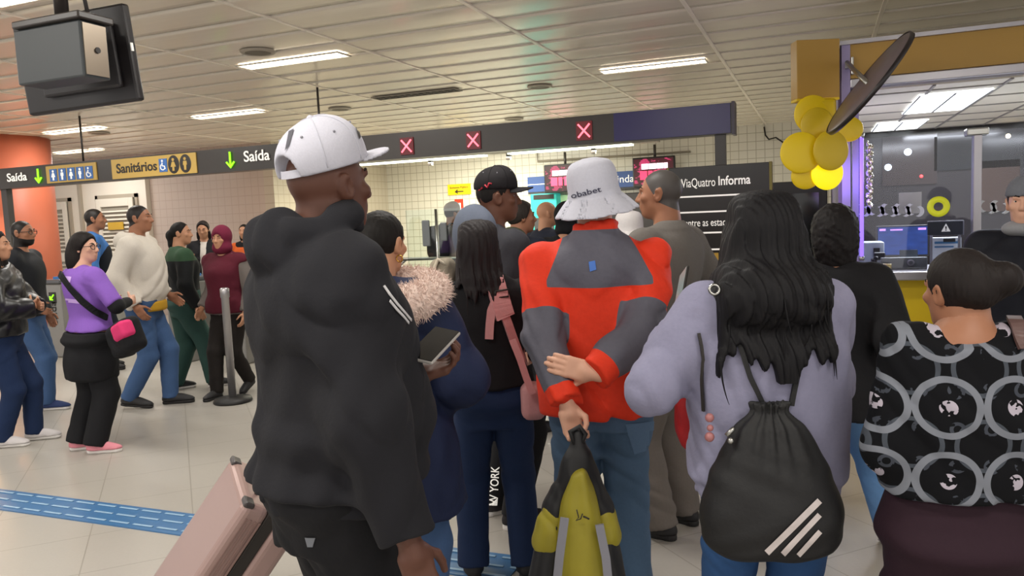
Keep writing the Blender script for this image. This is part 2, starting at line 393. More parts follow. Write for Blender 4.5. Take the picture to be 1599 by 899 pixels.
# second gantry further back: light strip on brackets
R = thing('lighting_bar', 'long fluorescent bar on brackets in front of white tiled wall', 'light', (0, 11.6, 0))
MB().box((-8.0, 0, 2.56), (-2.2, .2, 2.62)).build('bar', mat('bar_grey', '#9a968c', .5), R)
MB().box((-7.6, .03, 2.535), (-5.0, .17, 2.56)).box((-4.6, .03, 2.535), (-2.6, .17, 2.56)).build('tube', mat('bar_tube', '#ffffff', .5, emit=3, ecol='#f4ffe0'), R)
m = MB()
for x in (-7.4, -6.0, -4.6, -3.2): m.box((x-.03, .05, 2.45), (x+.03, .13, 2.56), 0, None)
m.build('bracket', dk, R)
for x in (-5.83, -4.4): MB().cyl((x, .1, 2.62), (x, .1, CZ), .02).build('hanging_rod', dk, R)
for x in (-6.4, -3.6): lamp('lamp', (x, .1, 2.5), REAR_W, 2.2, (1, .97, .80), parent=R, sy=.14)
lamp('lamp', (-5.6, 1.8, 2.9), REAR_W, 2.5, (1, .98, .82), rot=(0, 0, 0), parent=R, sy=.2)
# ================================================================ turnstiles, totem, screens, kiosk
grey = mat('cabinet_grey', '#8d8b88', .35, .3); dgrey = mat('cabinet_dark', '#3b3a3c', .5)
def turnstile(x, label, words=False):
    o = thing('turnstile', label, 'turnstile', (x, 7.02, 0), 0, 'turnstiles under the gantry')
    MB().box((-.15, 0, 0), (.15, 1.5, .95), .02).build('cabinet', grey, o)
    MB().box((-.165, -.02, .95), (.165, 1.52, 1.0), .012).build('top', mat('turnstile_top', '#55565a', .3), o)
    bxo('reader', (-.09, .1, 1.0), (.09, .34, 1.03), mat('reader_blue', '#2d74b8', .4), o)
    m = MB().cyl((.15, .75, .82), (.2, .75, .82), .06)
    for a in (0, 2.1, 4.2): m.tube([(.2, .75, .82), (.2+.38*math.cos(a)*.5+.2, .75+.38*math.sin(a), .82+.3*math.cos(a))], .016)
    m.build('tripod_arm', steel, o)
    if words:
        text('Saída', (.045, -.004, .42), .15, blk, parent=o, right=(0, 0, 1), up=(-1, 0, 0), bold=.001)
        bxo('arrow_screen', (-.06, -.006, .70), (.06, .002, .84), blk, o)
        MB().tube([(.03, -.01, .81), (-.03, -.01, .75)], .008, n=6).tube([(-.035, -.01, .79), (-.035, -.01, .745), (.01, -.01, .745)], .008, n=6).build('green_arrow', grn, o)
    return o
turnstile(-9.08, 'grey turnstile cabinet with a green arrow and vertical exit word', True)
turnstile(-7.05, 'grey turnstile cabinet behind the green trousers')
turnstile(-6.22, 'grey turnstile cabinet just left of the steel queue post')
turnstile(-4.95, 'grey turnstile cabinet hidden behind the black sweatshirt')
g = thing('glass_gate', 'tall clear glass gate with two grey pads below the gantry', 'gate', (-3.67, 7.2, 0), 0)
gm = glass_mat('gate_glass', (.93, .97, .95), .05)
for x0, x1 in ((-.35, -.02), (.02, .4)): bxo('pane', (x0, 0, .2), (x1, .012, 1.66), gm, g)
MB().box((-.16, -.02, 1.28), (-.07, 0, 1.55), .012).build('pad', mat('pad_grey', '#6d7274', .4), g); MB().box((.05, -.02, 1.33), (.125, 0, 1.52), .012).build('pad', mat('pad_grey', '#6d7274', .4), g)
MB().tube([(-.5, .03, 1.15), (.7, .03, 1.15)], .018).cyl((.0, .006, 0), (0, .006, 1.66), .014).build('rail', steel, g)
bxo('base', (-.45, -.1, 0), (.45, .15, .95), grey, g)
# queue post
o = thing('queue_post', 'steel queue post on a black round base beside the black sweatshirt', 'post', atz(364, 627, 0))
MB().lathe([(0, 0), (.165, 0), (.17, .012), (.16, .035), (.05, .05), (0, .052)], (0, 0, 0), 40).build('base', mat('post_base', '#1c1b1b', .5), o)
MB().lathe([(0, .05), (.034, .05), (.034, .94), (.04, .945), (.04, 1.02), (.03, 1.03), (0, 1.03)], (0, 0, 0), 24).build('tube', mat('post_steel', '#b4b2b4', .35, .8), o)
# white tiled hall: signs, screens
WY = 14.8
def on(px, py, d=.02): return atY(px, py, WY-d)
o = thing('wall_sign', 'small yellow sign with black words and left arrow on white tiles', 'sign', on(717, 295.5))
bxo('plate', (-.26, -.005, -.11), (.26, .02, .11), mat('sign_bright_yellow', '#ffd60a', .5), o)
text('Somente Público', (0, -.008, .02), .062, blk, parent=o, align='CENTER'); MB().tube([(.1, -.008, -.045), (-.08, -.008, -.045)], .012, n=6).tube([(-.03, -.008, -.01), (-.09, -.008, -.045), (-.03, -.008, -.08)], .012, n=6).build('black_arrow', blk, o)
o = thing('fire_sign', 'small red and white fire equipment sign below the yellow sign', 'sign', on(717, 319))
bxo('plate', (-.1, -.003, -.11), (.1, .02, .11), wh, o); rd = mat('fire_red', '#d83a20', .5)
MB().box((-.1, -.006, -.11), (-.05, -.003, .11)).box((.04, -.006, -.11), (.1, -.003, .11)).box((-.05, -.006, .03), (.04, -.003, .11)).build('red_frame', rd, o)
# two wall televisions
t = NT('tv_picture'); sp = t.n('ShaderNodeSeparateXYZ'); t.l(t.obj(), sp.inputs[0])
nz = t.noise(9, 2, stretch=(1, 1, 2.0)); c1 = t.mix(t.math('GREATER_THAN', nz, .56), lin('#3a0a16'), lin('#b0305a'))
t.l(c1, t.b.inputs['Emission Color']); t.b.inputs['Emission Strength'].default_value = .9; t.b.inputs['Base Color'].default_value = (0, 0, 0, 1); tvm = t.m
tvw = mat('tv_caption', '#ffd8e8', .5, emit=1.1, ecol='#ffd8e6'); tvr = mat('tv_caption_red', '#e04060', .5, emit=.8, ecol='#e83060')
def wall_tv(c, label):
    o = thing('wall_television', label, 'television', c, 0, 'televisions on the tiled wall')
    MB().box((-.39, -.05, -.27), (.39, .03, .27), .015).build('case', mat('tv_case', '#141214', .4), o)
    bxo('screen', (-.36, -.056, -.235), (.36, -.05, .24), tvm, o)
    m = MB()
    for x0, x1 in ((-.22, -.1), (-.09, .05), (.06, .18), (.19, .26)): m.box((x0, -.062, .05), (x1, -.056, .15))
    m.build('caption', tvw, o)
    m = MB()
    for x0, x1 in ((-.25, -.12), (-.1, -.02), (.02, .17)): m.box((x0, -.062, -.14), (x1, -.056, .02))
    m.build('red_blocks', tvr, o)
    MB().cyl((0, .1, .2), (0, .1, .5), .025).box((-.08, .03, -.1), (.08, .2, .1)).build('bracket', dk, o)
    return o
c = atY(1021.5, 268, 14.4); wall_tv(c, 'lit television with pink picture right of the white bucket hat')
c = atY(881, 278, 14.4); wall_tv(c, 'lit television with pink picture left of the white bucket hat')
o = thing('ticket_booth_sign', 'long blue sign band behind the bucket hat', 'sign', on(915, 284, .1))
bxo('band', (-1.2, -.02, -.14), (1.35, .06, .16), mat('band_blue', '#3a5590', .5), o); bxo('dark_band', (-1.2, -.01, -.18), (1.35, .06, -.14), dgrey, o)
bxo('white_line', (-1.2, -.025, .0), (-.55, -.02, .015), wh, o)
text('indau', (.62, -.024, -.05), .2, wh, parent=o)
o = thing('ticket_machine', 'teal ticket machine against the white tiled wall', 'machine', (atY(848, 300, 14.5)[0], 14.5, 0))
teal = mat('machine_teal', '#2fb0a4', .5, emit=.25)
MB().box((-.27, 0, 0), (.27, .28, 1.97), .02).build('case', teal, o); bxo('label_plate', (-.2, -.012, 1.86), (.22, 0, 1.95), blk, o)
bxo('screen', (-.2, -.012, 1.2), (.2, 0, 1.5), dgrey, o); MB().cyl((0, -.012, 1.68), (0, 0, 1.68), .1).build('disc', mat('machine_pale', '#8fd8c8', .5), o)
o = thing('notice_card', 'pale green notice card right of the teal machine', 'sign', on(882, 322, .04))
bxo('card', (-.08, 0, -.22), (.14, .03, .22), mat('card_pale', '#b4d8a8', .5, emit=.15), o); text('IT', (0, -.006, -.02), .18, blk, parent=o, bold=.006)
# dark stall fronts below the blue band, seen through the crowd
MBo = MB().box((-4.45, 14.5, 0), (-1.9, 14.75, 1.9), .02).build('trim_%d' % (n+1), mat('stall_dark', '#2a2528', .4)); struct(MBo)
# wall conduits
o = MB().tube([(-5.2, 14.76, 2.98), (-5.2, 14.76, 2.62), (-2.2, 14.76, 2.6)], .02).build('conduit', mat('conduit', '#8f8778', .5)); tag(o, 'thin grey conduit pipe along the tiled wall above the televisions', 'pipe')
o = MB().tube([(-.9, 14.78, 2.95), (-.88, 14.76, 2.8), (-.82, 14.74, 2.72), (-.7, 14.7, 2.74), (-.6, 14.68, 2.66), (-.52, 14.7, 2.6)], .014).build('wall_cable', blk); tag(o, 'loose black cable on the tiled wall beside the yellow flower', 'cable')
# information totem
TY = 6.0
T = thing('information_totem', 'black information board with white rules and title words', 'sign', (-.69, TY, 0))
def tp(px, py): q = atY(px, py, TY-.004); return q[0]+.69, q[2]
MB().box((-.37, 0, .02), (.355, .1, 1.865), .004).build('board', mat('totem_black', '#1f1c1b', .3), T)
MB().box((.355, -.002, .02), (.375, .102, 1.868)).box((-.385, -.002, .02), (-.37, .102, 1.868)).build('edge', mat('totem_edge', '#7c7430', .5), T)
m = MB()
for py in (307, 331.5, 364, 390, 440): z = tp(1080, py)[1]; m.box((-.35, -.004, z-.006), (.22 if py == 307 else .33, 0, z+.006))
for z in (.75, .5): m.box((-.35, -.004, z-.006), (.33, 0, z+.006))
m.build('rule', wh, T)
a = tp(1064, 293); text('ViaQuatro', (a[0], -.004, a[1]), .095, wh, parent=T, width=tp(1117, 288)[0]-tp(1064, 292)[0]); a = tp(1121, 289); text('Informa', (a[0], -.004, a[1]), .095, wh, parent=T, bold=.0015, width=tp(1171, 286)[0]-tp(1121, 289)[0])
a = tp(1069, 354); text('entre as estações', (a[0], -.004, a[1]), .08, wh, parent=T, width=1.42*(tp(1125, 352)[0]-tp(1069, 354)[0]))
MB().box((tp(1060, 407)[0]-.03, -.004, tp(1105, 420)[1]), (tp(1122, 407)[0], 0, tp(1105, 395)[1])).build('yellow_label', mat('label_ochre', '#c39a35', .5), T)
a = tp(1097, 409); text('NIA', (a[0], -.007, a[1]), .065, blk, parent=T, bold=.001); a = tp(1090, 418); text('DE TR', (a[0], -.007, a[1]), .035, blk, parent=T)
cx_, cz_ = tp(1053, 288); MB().cyl((cx_, -.006, cz_), (cx_, 0, cz_), .058, n=32).build('roundel', wh, T)
MB().prism([(-.01, .035), (.035, 0), (-.01, -.035), (-.01, -.012), (-.035, -.012), (-.035, .012), (-.01, .012)], (cx_, -.009, cz_), (0, .004, 0), (1, 0, 0), (0, 0, 1)).build('roundel_arrow', blk, T)
MB().box((-.4, -.05, 0), (.4, .15, .025), .004).build('foot', dgrey, T)
# dark cabinet between totem and kiosk
ck = thing('dark_cabinet', 'tall dark cabinet with glass door between the info board and kiosk', 'cabinet', (-.2, 8.4, 0))
MB().box((-.34, 0, 0), (.28, .5, 1.78), .01).build('body', mat('cabinet_black', '#2c2c2a', .35), ck); bxo('glass_door', (-.26, -.012, .3), (.2, 0, 1.66), mat('cabinet_glass', '#1b1c1b', .08), ck)
MB().cyl((.16, -.04, .9), (.16, -.04, 1.2), .012).build('handle', steel, ck)
# hanging monitor, upper left
D0 = 3.3; p = atD(95, 80, D0)
H_ = thing('hanging_monitor', 'dark monitor with mounting box hanging from the ceiling', 'monitor', (p[0], p[1], 0))
def hp(px, py, dy): q = atY(px, py, p[1]+dy); return q[0]-p[0], q[2]
bx0 = hp(25, 100, -.1)[0]; bx1 = hp(128, 80, -.1)[0]; z1 = hp(75, 38, -.1)[1]; z0 = hp(75, 127, -.1)[1]
bg = mat('mount_box_grey', '#3c4144', .45); MB().box((bx0, -.1, z0), (bx1, .03, z1), .008).build('mount_box', bg, H_)
MB().box((bx1-.002, -.09, z0+.01), (bx1+.004, .02, z1-.01)).build('side_plate', mat('plate_metal', '#8d8172', .35, .7), H_); MB().cyl((bx1+.002, -.03, (z0+z1)/2), (bx1+.01, -.03, (z0+z1)/2), .012).build('lock', blk, H_)
MB().box((bx0+.02, -.12, z1), (bx1+.02, .05, z1+.03), .006).box((bx0+.1, -.03, z1+.03), (bx0+.16, .03, z1+.06)).build('top_plate', dk, H_)
MB().cyl((bx0+.17, 0, z1+.03), (bx0+.17, 0, CZ), .028).build('pole', dk, H_); MB().tube([(bx0+.3, .02, z1+.02), (bx0+.27, .02, z1+.2), (bx0+.2, .02, CZ)], .008).build('cable', blk, H_)
mm = Matrix.Translation(((hp(133, 90, .2)[0]), .2, hp(133, 92, .2)[1])) @ Matrix.Rotation(.12, 4, 'Z') @ Matrix.Rotation(-.04, 4, 'Y') @ Matrix.Rotation(.08, 4, 'X')
MB().box((-.35, -.02, -.215), (.26, .025, .205), .012, mm).build('screen_case', mat('monitor_dark', '#211e20', .4), H_)
MB().box((-.22, -.05, -.15), (.2, -.02, .13), .012, mm).build('back_cover', mat('monitor_back', '#2b292c', .5), H_)
MB().box((.258, -.012, .0), (.264, .0, .035), 0, mm).build('indicator', wh, H_)
# ---------------------------------------------------------------- kiosk
KX, KY = .14, 5.5
alu = mat('aluminium', '#a3a1a6', .3, .7); ochre = mat('kiosk_ochre', '#a98437', .45, nscale=2, namt=.05); kyel = mat('kiosk_yellow', '#d8b90e', .45); lav = mat('violet_lit_frame', '#8f86ad', .35, .3)  # the frame's lavender is purple light on the post, put into its colour
K = thing('ticket_kiosk', 'yellow glazed ticket kiosk with lit interior at the right', 'kiosk', (KX, KY, 0))
MB().box((0, 0, 0), (3.6, .1, 1.05)).build('front_panel', kyel, K)
MB().box((0, -.14, 1.05), (3.6, .45, 1.105), .008).build('counter', alu, K)
bxo('fascia', (.0, 0, 2.33), (3.6, .12, 2.54), ochre, K)
MB().box((-.01, -.03, 2.54), (3.6, .12, 2.565)).box((.05, -.02, 2.27), (3.6, .12, 2.325), .006).build('fascia_rail', alu, K)
MB().box((0, -.01, 1.105), (.05, .1, 2.54)).box((.062, 0, 1.105), (.1, .1, 2.27)).build('corner_post', lav, K)
MB().box((0.055, -.035, 2.35), (.07, 0, 2.46), .004).box((.02, -.05, 2.39), (.06, 0, 2.41)).build('hinge', steel, K)
MB().box((-.02, .1, 0), (.04, 3.5, 2.54)).build('side_wall', mat('kiosk_side', '#7d7590', .5), K)  # wall tinted violet for the purple light falling on it
bxo('rear_wall', (.04, 3.5, 0), (3.6, 3.56, 2.3), mat('kiosk_rear', '#1d1a1b', .2, nscale=1.2, namt=.5), K)
bxo('right_wall', (3.6, 0, 0), (3.66, 3.56, 2.56), mat('kiosk_side', '#7d7590'), K)
kc = mat('kiosk_ceiling', '#d2ccb8', .6); bxo('inner_ceiling', (.04, .12, 2.26), (3.6, 3.5, 2.3), kc, K)
m = MB()
for x in np.arange(.12, 3.5, .42): m.box((x-.009, .12, 2.252), (x+.009, 3.5, 2.262))
for y_ in np.arange(.35, 3.5, .62): m.box((.04, y_-.009, 2.252), (3.6, y_+.009, 2.262))
m.build('ceiling_grid', mat('grid_grey', '#8e8a80', .5), K)
kem = mat('kiosk_tube', '#ffffff', .5, emit=2.2, ecol='#f4fbff')
for (x0, x1, y0, y1) in ((.5, .94, .55, 1.75), (.36, .78, 2.45, 3.3), (1.75, 1.86, 2.0, 3.2)):
    q = MB().box((x0, y0, 2.248), (x1, y1, 2.262)).build('light_panel', kem, K)
    MB().box(((x0+x1)/2-.008, y0, 2.244), ((x0+x1)/2+.008, y1, 2.248)).box((x0, y0, 2.244), (x0+.012, y1, 2.248)).box((x1-.012, y0, 2.244), (x1, y1, 2.248)).build('louvre', alu, q)
for (x, y_) in ((.75, 1.1), (2.2, 1.2), (1.2, 2.7)): lamp('lamp', (x, y_, 2.23), KIOSK_W, .9, (.95, .98, 1.0), parent=K, sy=.4)
# front glass; lamp reflections in it are added further down as glowing balls
fg = glass_mat('kiosk_glass', (.82, .83, .87), .025, .02, '#6f6a78')
bxo('front_glass', (.1, .04, 1.105), (3.6, .05, 1.95), fg, K)
MB().box((.74, .0, 1.105), (.785, .08, 1.95), .004).build('glass_post', alu, K); MB().box((.70, -.01, 1.92), (.82, .09, 1.965), .008).build('glass_clamp', steel, K)
dec = mat('decal_white', '#c6ccd4', .5)
def swoosh(x, z, flip=1, s=1):
    a = np.linspace(1.9, 4.6, 12); r = .03*s
    outer = [(flip*r*math.cos(q), r*math.sin(q)) for q in a]; inner = [(flip*(r*.75*math.cos(q)+.012*s), r*.8*math.sin(q)) for q in a[::-1]]
    return MB().prism(outer+inner, (x, .036, z), (0, .003, 0), (1, 0, 0), (0, 0, 1))
for k, px in enumerate((1345, 1367, 1388, 1408, 1428, 1541, 1562)):
    q = atY(px, 328 if k < 5 else 323, KY+.03); x, z = q[0]-KX, q[2]
    m = MB(); b1 = swoosh(x-.014, z+.006, 1, 1.3); b2 = swoosh(x+.02, z-.008, -1, 1.2); b1.build('arrow_decal', dec, K); b2.build('arrow_decal', dec, K)
q = atY(1465.5, 322.5, KY+.03); x, z = q[0]-KX, q[2]
MB().lathe([(.027, -.002), (.064, -.002), (.064, .002), (.027, .002), (.027, -.002)], (x, .032, z), 40, Matrix.Rotation(PI/2, 3, 'X')).build('ring_sticker', mat('ring_lime', '#d3d92a', .5, emit=.12), K)
q = atY(1418, 315, KY+.2); o = MB().box((-.065, 0, -.075), (.065, .004, .06), 0).build('paper_notice', mat('paper_note', '#c5beb2', .7)); o.location = (q[0], KY+.075, q[2]); tag(o, 'plain paper sheet taped behind the kiosk glass', 'paper')
# lamp reflections in the kiosk glass, made up as small glowing balls
for k, (px, py, r, c_, s_, lab) in enumerate(((1418, 237, .035, '#cfe8ff', 6, 'white ball standing in for a lamp reflection in the kiosk glass, upper one'), (1387, 261, .033, '#cfe8ff', 6, 'white ball standing in for a lamp reflection in the kiosk glass, lower one'), (1439, 275, .016, '#ff3a3a', 3, 'tiny red ball standing in for a lamp reflection in the kiosk glass'), (1575, 212, .022, '#ffe0b0', 6, 'small warm ball standing in for a lamp reflection by the beanie'))):
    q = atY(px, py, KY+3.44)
    o = thing('lamp_reflection', lab, 'lamp', (q[0], KY+3.47, q[2])); MB().cyl((0, -.0, 0), (0, .03, 0), r*.8).build('mount', blk, o); MB().sphere((0, -.01, 0), r).build('glow_ball', mat('glow_ball%s%d' % (c_[1:], s_), c_, .5, emit=s_), o)
for k, (px, py, wd, hd, c_) in enumerate(((1530, 236, .8, .34, '#121517'), (1420, 250, .5, .5, '#2b2422'), (1560, 290, .35, .5, '#33261f'))):
    q = atY(px, py, KY+3.47); bxo('rear_pane', (q[0]-KX-wd/2, 3.47, q[2]-hd/2), (q[0]-KX+wd/2, 3.5, q[2]+hd/2), mat('rear_pane%d' % k, c_, .12), K)
# corner sign box and flower ornament
c = atD(1277, 110, 4.9)
o = thing('corner_sign_box', 'square ochre sign box left of the kiosk corner post', 'sign', c)
ax = (atD(1311, 62, 4.95)-atD(1245, 67, 4.95)); L_ = np.linalg.norm(ax); an = math.atan2(ax[1], ax[0]); MR = Matrix.Rotation(an, 4, 'Z')
MB().box((-L_/2, -.01, -.17), (L_/2, .1, .19), .004, MR).build('panel', ochre, o); MB().box((-L_/2, -.004, -.185), (L_/2, .1, -.17), 0, MR).build('lower_rim', kyel, o)
fc = atD(1286, 235, 4.78); F = thing('flower_ornament', 'yellow petal flower ornament hanging at the kiosk corner', 'ornament', fc)
fr = Vector((.93, .37, 0)); fu = Vector((0, 0, 1)); fb = Vector((-.37, .93, 0)); MF = Matrix((fr, fb, fu)).transposed()
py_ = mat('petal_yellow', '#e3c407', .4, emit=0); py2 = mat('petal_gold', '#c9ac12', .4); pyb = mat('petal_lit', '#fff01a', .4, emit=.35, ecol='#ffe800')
S = 4.78/FPX
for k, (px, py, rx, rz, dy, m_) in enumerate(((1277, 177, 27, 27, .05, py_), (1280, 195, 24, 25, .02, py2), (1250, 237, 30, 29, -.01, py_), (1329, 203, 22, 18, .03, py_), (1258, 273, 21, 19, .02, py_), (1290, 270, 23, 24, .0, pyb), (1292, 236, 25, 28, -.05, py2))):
    d = MF @ Vector(((px-1286)*S+(py-235)*S*.04, dy, -(py-235)*S))
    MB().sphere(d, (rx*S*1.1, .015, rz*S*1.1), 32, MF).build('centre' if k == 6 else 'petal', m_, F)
MB().box((-.1, .04, .14), (.1, .07, .32), .02, MF.to_4x4()).build('back_plate', kyel, F)
MB().tube([(0, .04, .1), tuple(Vector((KX-.014, KY+.03, fc[2]+.1))-Vector(fc))], .012).build('bracket', steel, F)
# the round plate seen almost edge-on
a, b = Vector(atD(1303, 205, 4.38)), Vector(atD(1410, 58, 4.38)); u_ = (b-a); R_ = u_.length/2; u_.normalize()
vw = Vector(ray(1357, 130)).normalized(); side = u_.cross(vw).normalized(); nrm = (side*.985 - vw*.17).normalized(); v_ = nrm.cross(u_).normalized()
o = thing('round_plate_sign', 'large round brown plate sign seen nearly edge-on at kiosk corner', 'sign', (a+b)/2)
M3 = Matrix((u_, v_, nrm)).transposed()
MB().lathe([(0, -.012), (R_-.01, -.012), (R_, -.006), (R_, .006), (R_-.01, .012), (0, .012)], (0, 0, 0), 64, M3).build('disc', mat('disc_brown', '#65595e', .35), o)
MB().lathe([(R_-.004, -.0125), (R_+.006, -.012), (R_+.006, .012), (R_-.004, .0125)], (0, 0, 0), 64, M3).build('rim', mat('disc_rim', '#1f1a1c', .4), o)
MB().tube([(0, 0, 0), tuple(Vector((KX+.03, KY-.075, 2.42))-(a+b)/2)], .015).build('arm', steel, o)
# purple light tube and silver garland on the post
o = thing('light_tube', 'violet glowing light tube on the kiosk corner post', 'light', (KX+.115, KY-.02, 0)); MB().cyl((0, 0, 1.2), (0, 0, 1.95), .012).build('tube', mat('violet_tube', '#8a70ff', .5, emit=1.2, ecol='#7a5cff'), o)
MB().cyl((0, 0, 1.17), (0, 0, 1.2), .016).cyl((0, 0, 1.95), (0, 0, 1.98), .016).build('end_cap', steel, o); lamp('lamp', (-.12, -.12, 1.7), 3.0, .2, (.45, .3, 1), kind='POINT', parent=o)
rg = random.Random(5); m = MB(); o = thing('garland', 'twisted silver garland hanging beside the violet lit post', 'decoration', (KX+.16, KY-.035, 0))
for k in range(60):
    z = 1.52+.4*k/60; a_ = k*.9; m.sphere((.012*math.cos(a_), .012*math.sin(a_), z), (.014, .006, .02), 8, Matrix.Rotation(rg.random()*3, 3, 'X') @ Matrix.Rotation(rg.random()*3, 3, 'Z'))
m.build('foil', mat('foil', '#cfcabc', .15, 1), o)
# things on and behind the counter
def kp(px, py, dy): q = atY(px, py, KY+dy); return Vector(q)
def item(name, label, cat, loc): return thing(name, label, cat, loc)
DZ = 1.106
scr_t = NT('desk_picture'); nz = scr_t.noise(14, 3, stretch=(1, 1, 3)); scr_t.l(scr_t.mix(nz, lin('#14225a'), lin('#3558a8')), scr_t.b.inputs['Emission Color']); scr_t.b.inputs['Emission Strength'].default_value = .9; scr_t.b.inputs['Base Color'].default_value = (0, 0, 0, 1)
bxo('desk', (.06, .45, .98), (3.6, 1.3, 1.02), mat('desk_grey', '#8d9094', .4), K)
q = kp(1414, 378, .75); o = item('desk_monitor', 'wide monitor with a blue picture behind the kiosk counter', 'monitor', (q.x, KY+.75, 1.021)); hz = q.z-1.02
MB().box((-.19, 0, hz-.1), (.15, .03, hz+.12), .006).build('case', blk, o); bxo('screen', (-.18, -.006, hz-.09), (.14, 0, hz+.11), scr_t.m, o); MB().box((-.1, -.05, 0), (.08, .08, .012), .004).box((-.03, .01, .01), (.01, .03, hz-.09)).build('stand', blk, o)
MB().box((-.17, -.01, hz+.085), (-.13, -.006, hz+.1)).box((-.1, -.01, hz+.085), (-.02, -.006, hz+.095)).box((.08, -.01, hz+.085), (.13, -.006, hz+.1)).build('picture_text', mat('screen_violet', '#c08cff', .5, emit=1.2), o)
q = kp(1477, 356, .2); o = item('warning_sign', 'small dark sign with a white triangle above the card holder', 'sign', (q.x, KY+.2, DZ)); hz = q.z-DZ
MB().box((-.105, 0, hz-.045), (.1, .012, hz+.045), .003).build('plate', mat('warn_dark', '#23262c', .4), o); MB().box((-.105, -.003, hz+.042), (.1, .013, hz+.048)).box((.097, -.003, hz-.045), (.102, .013, hz+.045)).build('rim', alu, o)
MB().prism([(-.026, -.022), (.026, -.022), (0, .03)], (0, -.004, hz), (0, .003, 0), (1, 0, 0), (0, 0, 1)).build('triangle', wh, o); MB().box((-.004, -.008, hz-.006), (.004, -.004, hz+.012)).box((-.004, -.008, hz-.016), (.004, -.004, hz-.01)).build('mark', blk, o)
MB().box((-.09, .0, 0), (-.075, .012, hz-.045)).box((.07, 0, 0), (.085, .012, hz-.045)).build('leg', alu, o)
q = kp(1481, 386, .2); o = item('card_holder', 'white card holder of leaflets under the triangle sign', 'holder', (q.x, KY+.28, DZ)); hz = q.z-DZ
MB().box((-.085, 0, 0), (.085, .06, hz+.06), .004).build('case', mat('holder_white', '#d5dade', .4), o); MB().box((-.07, -.006, hz-.005), (.04, 0, hz+.005)).box((-.07, -.006, hz+.02), (.07, 0, hz+.035)).build('blue_band', mat('holder_blue', '#3f76a0', .5), o); MB().box((-.02, -.008, hz+.03), (.05, .0, hz+.055), .003).build('clip', blk, o)
q = kp(1350, 375, .3); o = item('printer', 'white receipt printer left of the blue monitor', 'printer', (q.x+.045, KY+.5, DZ-.083))
MB().box((-.1, -.02, 0), (.09, .2, .24), .01).build('case', mat('printer_white', '#b9c4cc', .4), o); MB().box((.02, -.03, .05), (.06, -.02, .2)).build('slot', blk, o)
q = kp(1388, 392, .15); o = item('card_reader', 'dark payment reader with keys left of the cash drawer', 'card reader', (q.x-.05, KY+.2, DZ)); MB().box((-.05, 0, 0), (.05, .1, .06), .01).box((-.035, .02, .06), (.035, .08, .1), .008).build('body', blk, o); MB().box((-.03, -.004, .02), (.03, 0, .05)).build('keypad', mat('key_grey', '#8a8f96', .5), o)
q = kp(1368, 402, .12); o = item('stamp', 'small black hand stamp on the counter edge', 'stamp', (q.x, KY+.14, DZ)); MB().lathe([(0, 0), (.022, 0), (.022, .02), (.008, .03), (.008, .055), (.016, .065), (.012, .08), (0, .082)], (0, 0, 0)).build('body', blk, o)
q = kp(1398, 402, .0); o = item('cash_drawer', 'low grey drawer box with a round lock on the counter', 'drawer', (q.x+.06, KY+.07, DZ)); MB().box((-.14, 0, 0), (.13, .03, .075), .004).build('case', mat('drawer_grey', '#6f7274', .4, .3), o); MB().lathe([(.012, 0), (.022, 0), (.022, .006), (.012, .006)], (.035, -.002, .04), 24, Matrix.Rotation(PI/2, 3, 'X')).build('lock_ring', alu, o)
q = kp(1384, 408, -.02); o = item('tape_roll', 'small brass coloured tape roll on the counter edge', 'tape', (q.x, KY-.03, DZ)); MB().lathe([(.018, 0), (.03, 0), (.03, .042), (.018, .042), (.018, 0)], (0, 0, 0), 28).build('roll', mat('brass', '#b5a676', .3, .6), o)
q = kp(1425, 385, .15); o = item('desk_tablet', 'small black tablet leaning in front of the blue monitor', 'tablet', (q.x, KY+.3, DZ)); MB().box((-.06, 0, .006), (.05, .01, .115), .003, Matrix.Rotation(-.35, 4, 'X')).build('case', mat('tablet_black', '#33404a', .3), o); MB().box((-.04, .02, 0), (.03, .08, .01)).build('stand', blk, o)
q = kp(1552, 394, .15); o = item('paper_stack', 'white paper pile with a pen at the right of the counter', 'paper', (q.x, KY+.2, DZ)); MB().box((-.12, -.05, 0), (.12, .15, .03), .006).build('sheets', mat('sheet_white', '#cfd6d8', .6), o); MB().cyl((-.03, .0, .03), (-.005, .06, .1), .005).build('pen', blk, o)
# ================================================================ signed-distance bodies
A = lambda *v: np.array(v, dtype=np.float64)
def nrm(v): v = np.asarray(v, float); return v/max(np.linalg.norm(v), 1e-9)
def smin(a, b, k):
    if k <= 0: return np.minimum(a, b)
    h = np.clip(.5+.5*(b-a)/k, 0, 1); return b*(1-h)+a*h-k*h*(1-h)
def smax(a, b, k): return -smin(-a, -b, k)
def cap(a, b, ra, rb=None):
    a, b = np.asarray(a, float), np.asarray(b, float); rb = ra if rb is None else rb; d = b-a; L2 = max(d@d, 1e-9)
    def f(P):
        t = np.clip(((P-a)@d)/L2, 0, 1); q = P-a-t[:, None]*d
        return np.sqrt((q*q).sum(1))-(ra+(rb-ra)*t)
    return f
def ell(c, r, R=None):
    c, r = np.asarray(c, float), np.asarray(r, float)
    def f(P):
        q = P-c
        if R is not None: q = q@R
        k0 = np.sqrt(((q/r)**2).sum(1)); k1 = np.sqrt(((q/(r*r))**2).sum(1))
        return k0*(k0-1)/np.maximum(k1, 1e-6)
    return f
def rbox(c, h, rad, R=None):
    c, h = np.asarray(c, float), np.asarray(h, float)-rad
    def f(P):
        q = P-c
        if R is not None: q = q@R
        q = np.abs(q)-h
        return np.sqrt((np.maximum(q, 0)**2).sum(1))+np.minimum(q.max(1), 0)-rad
    return f
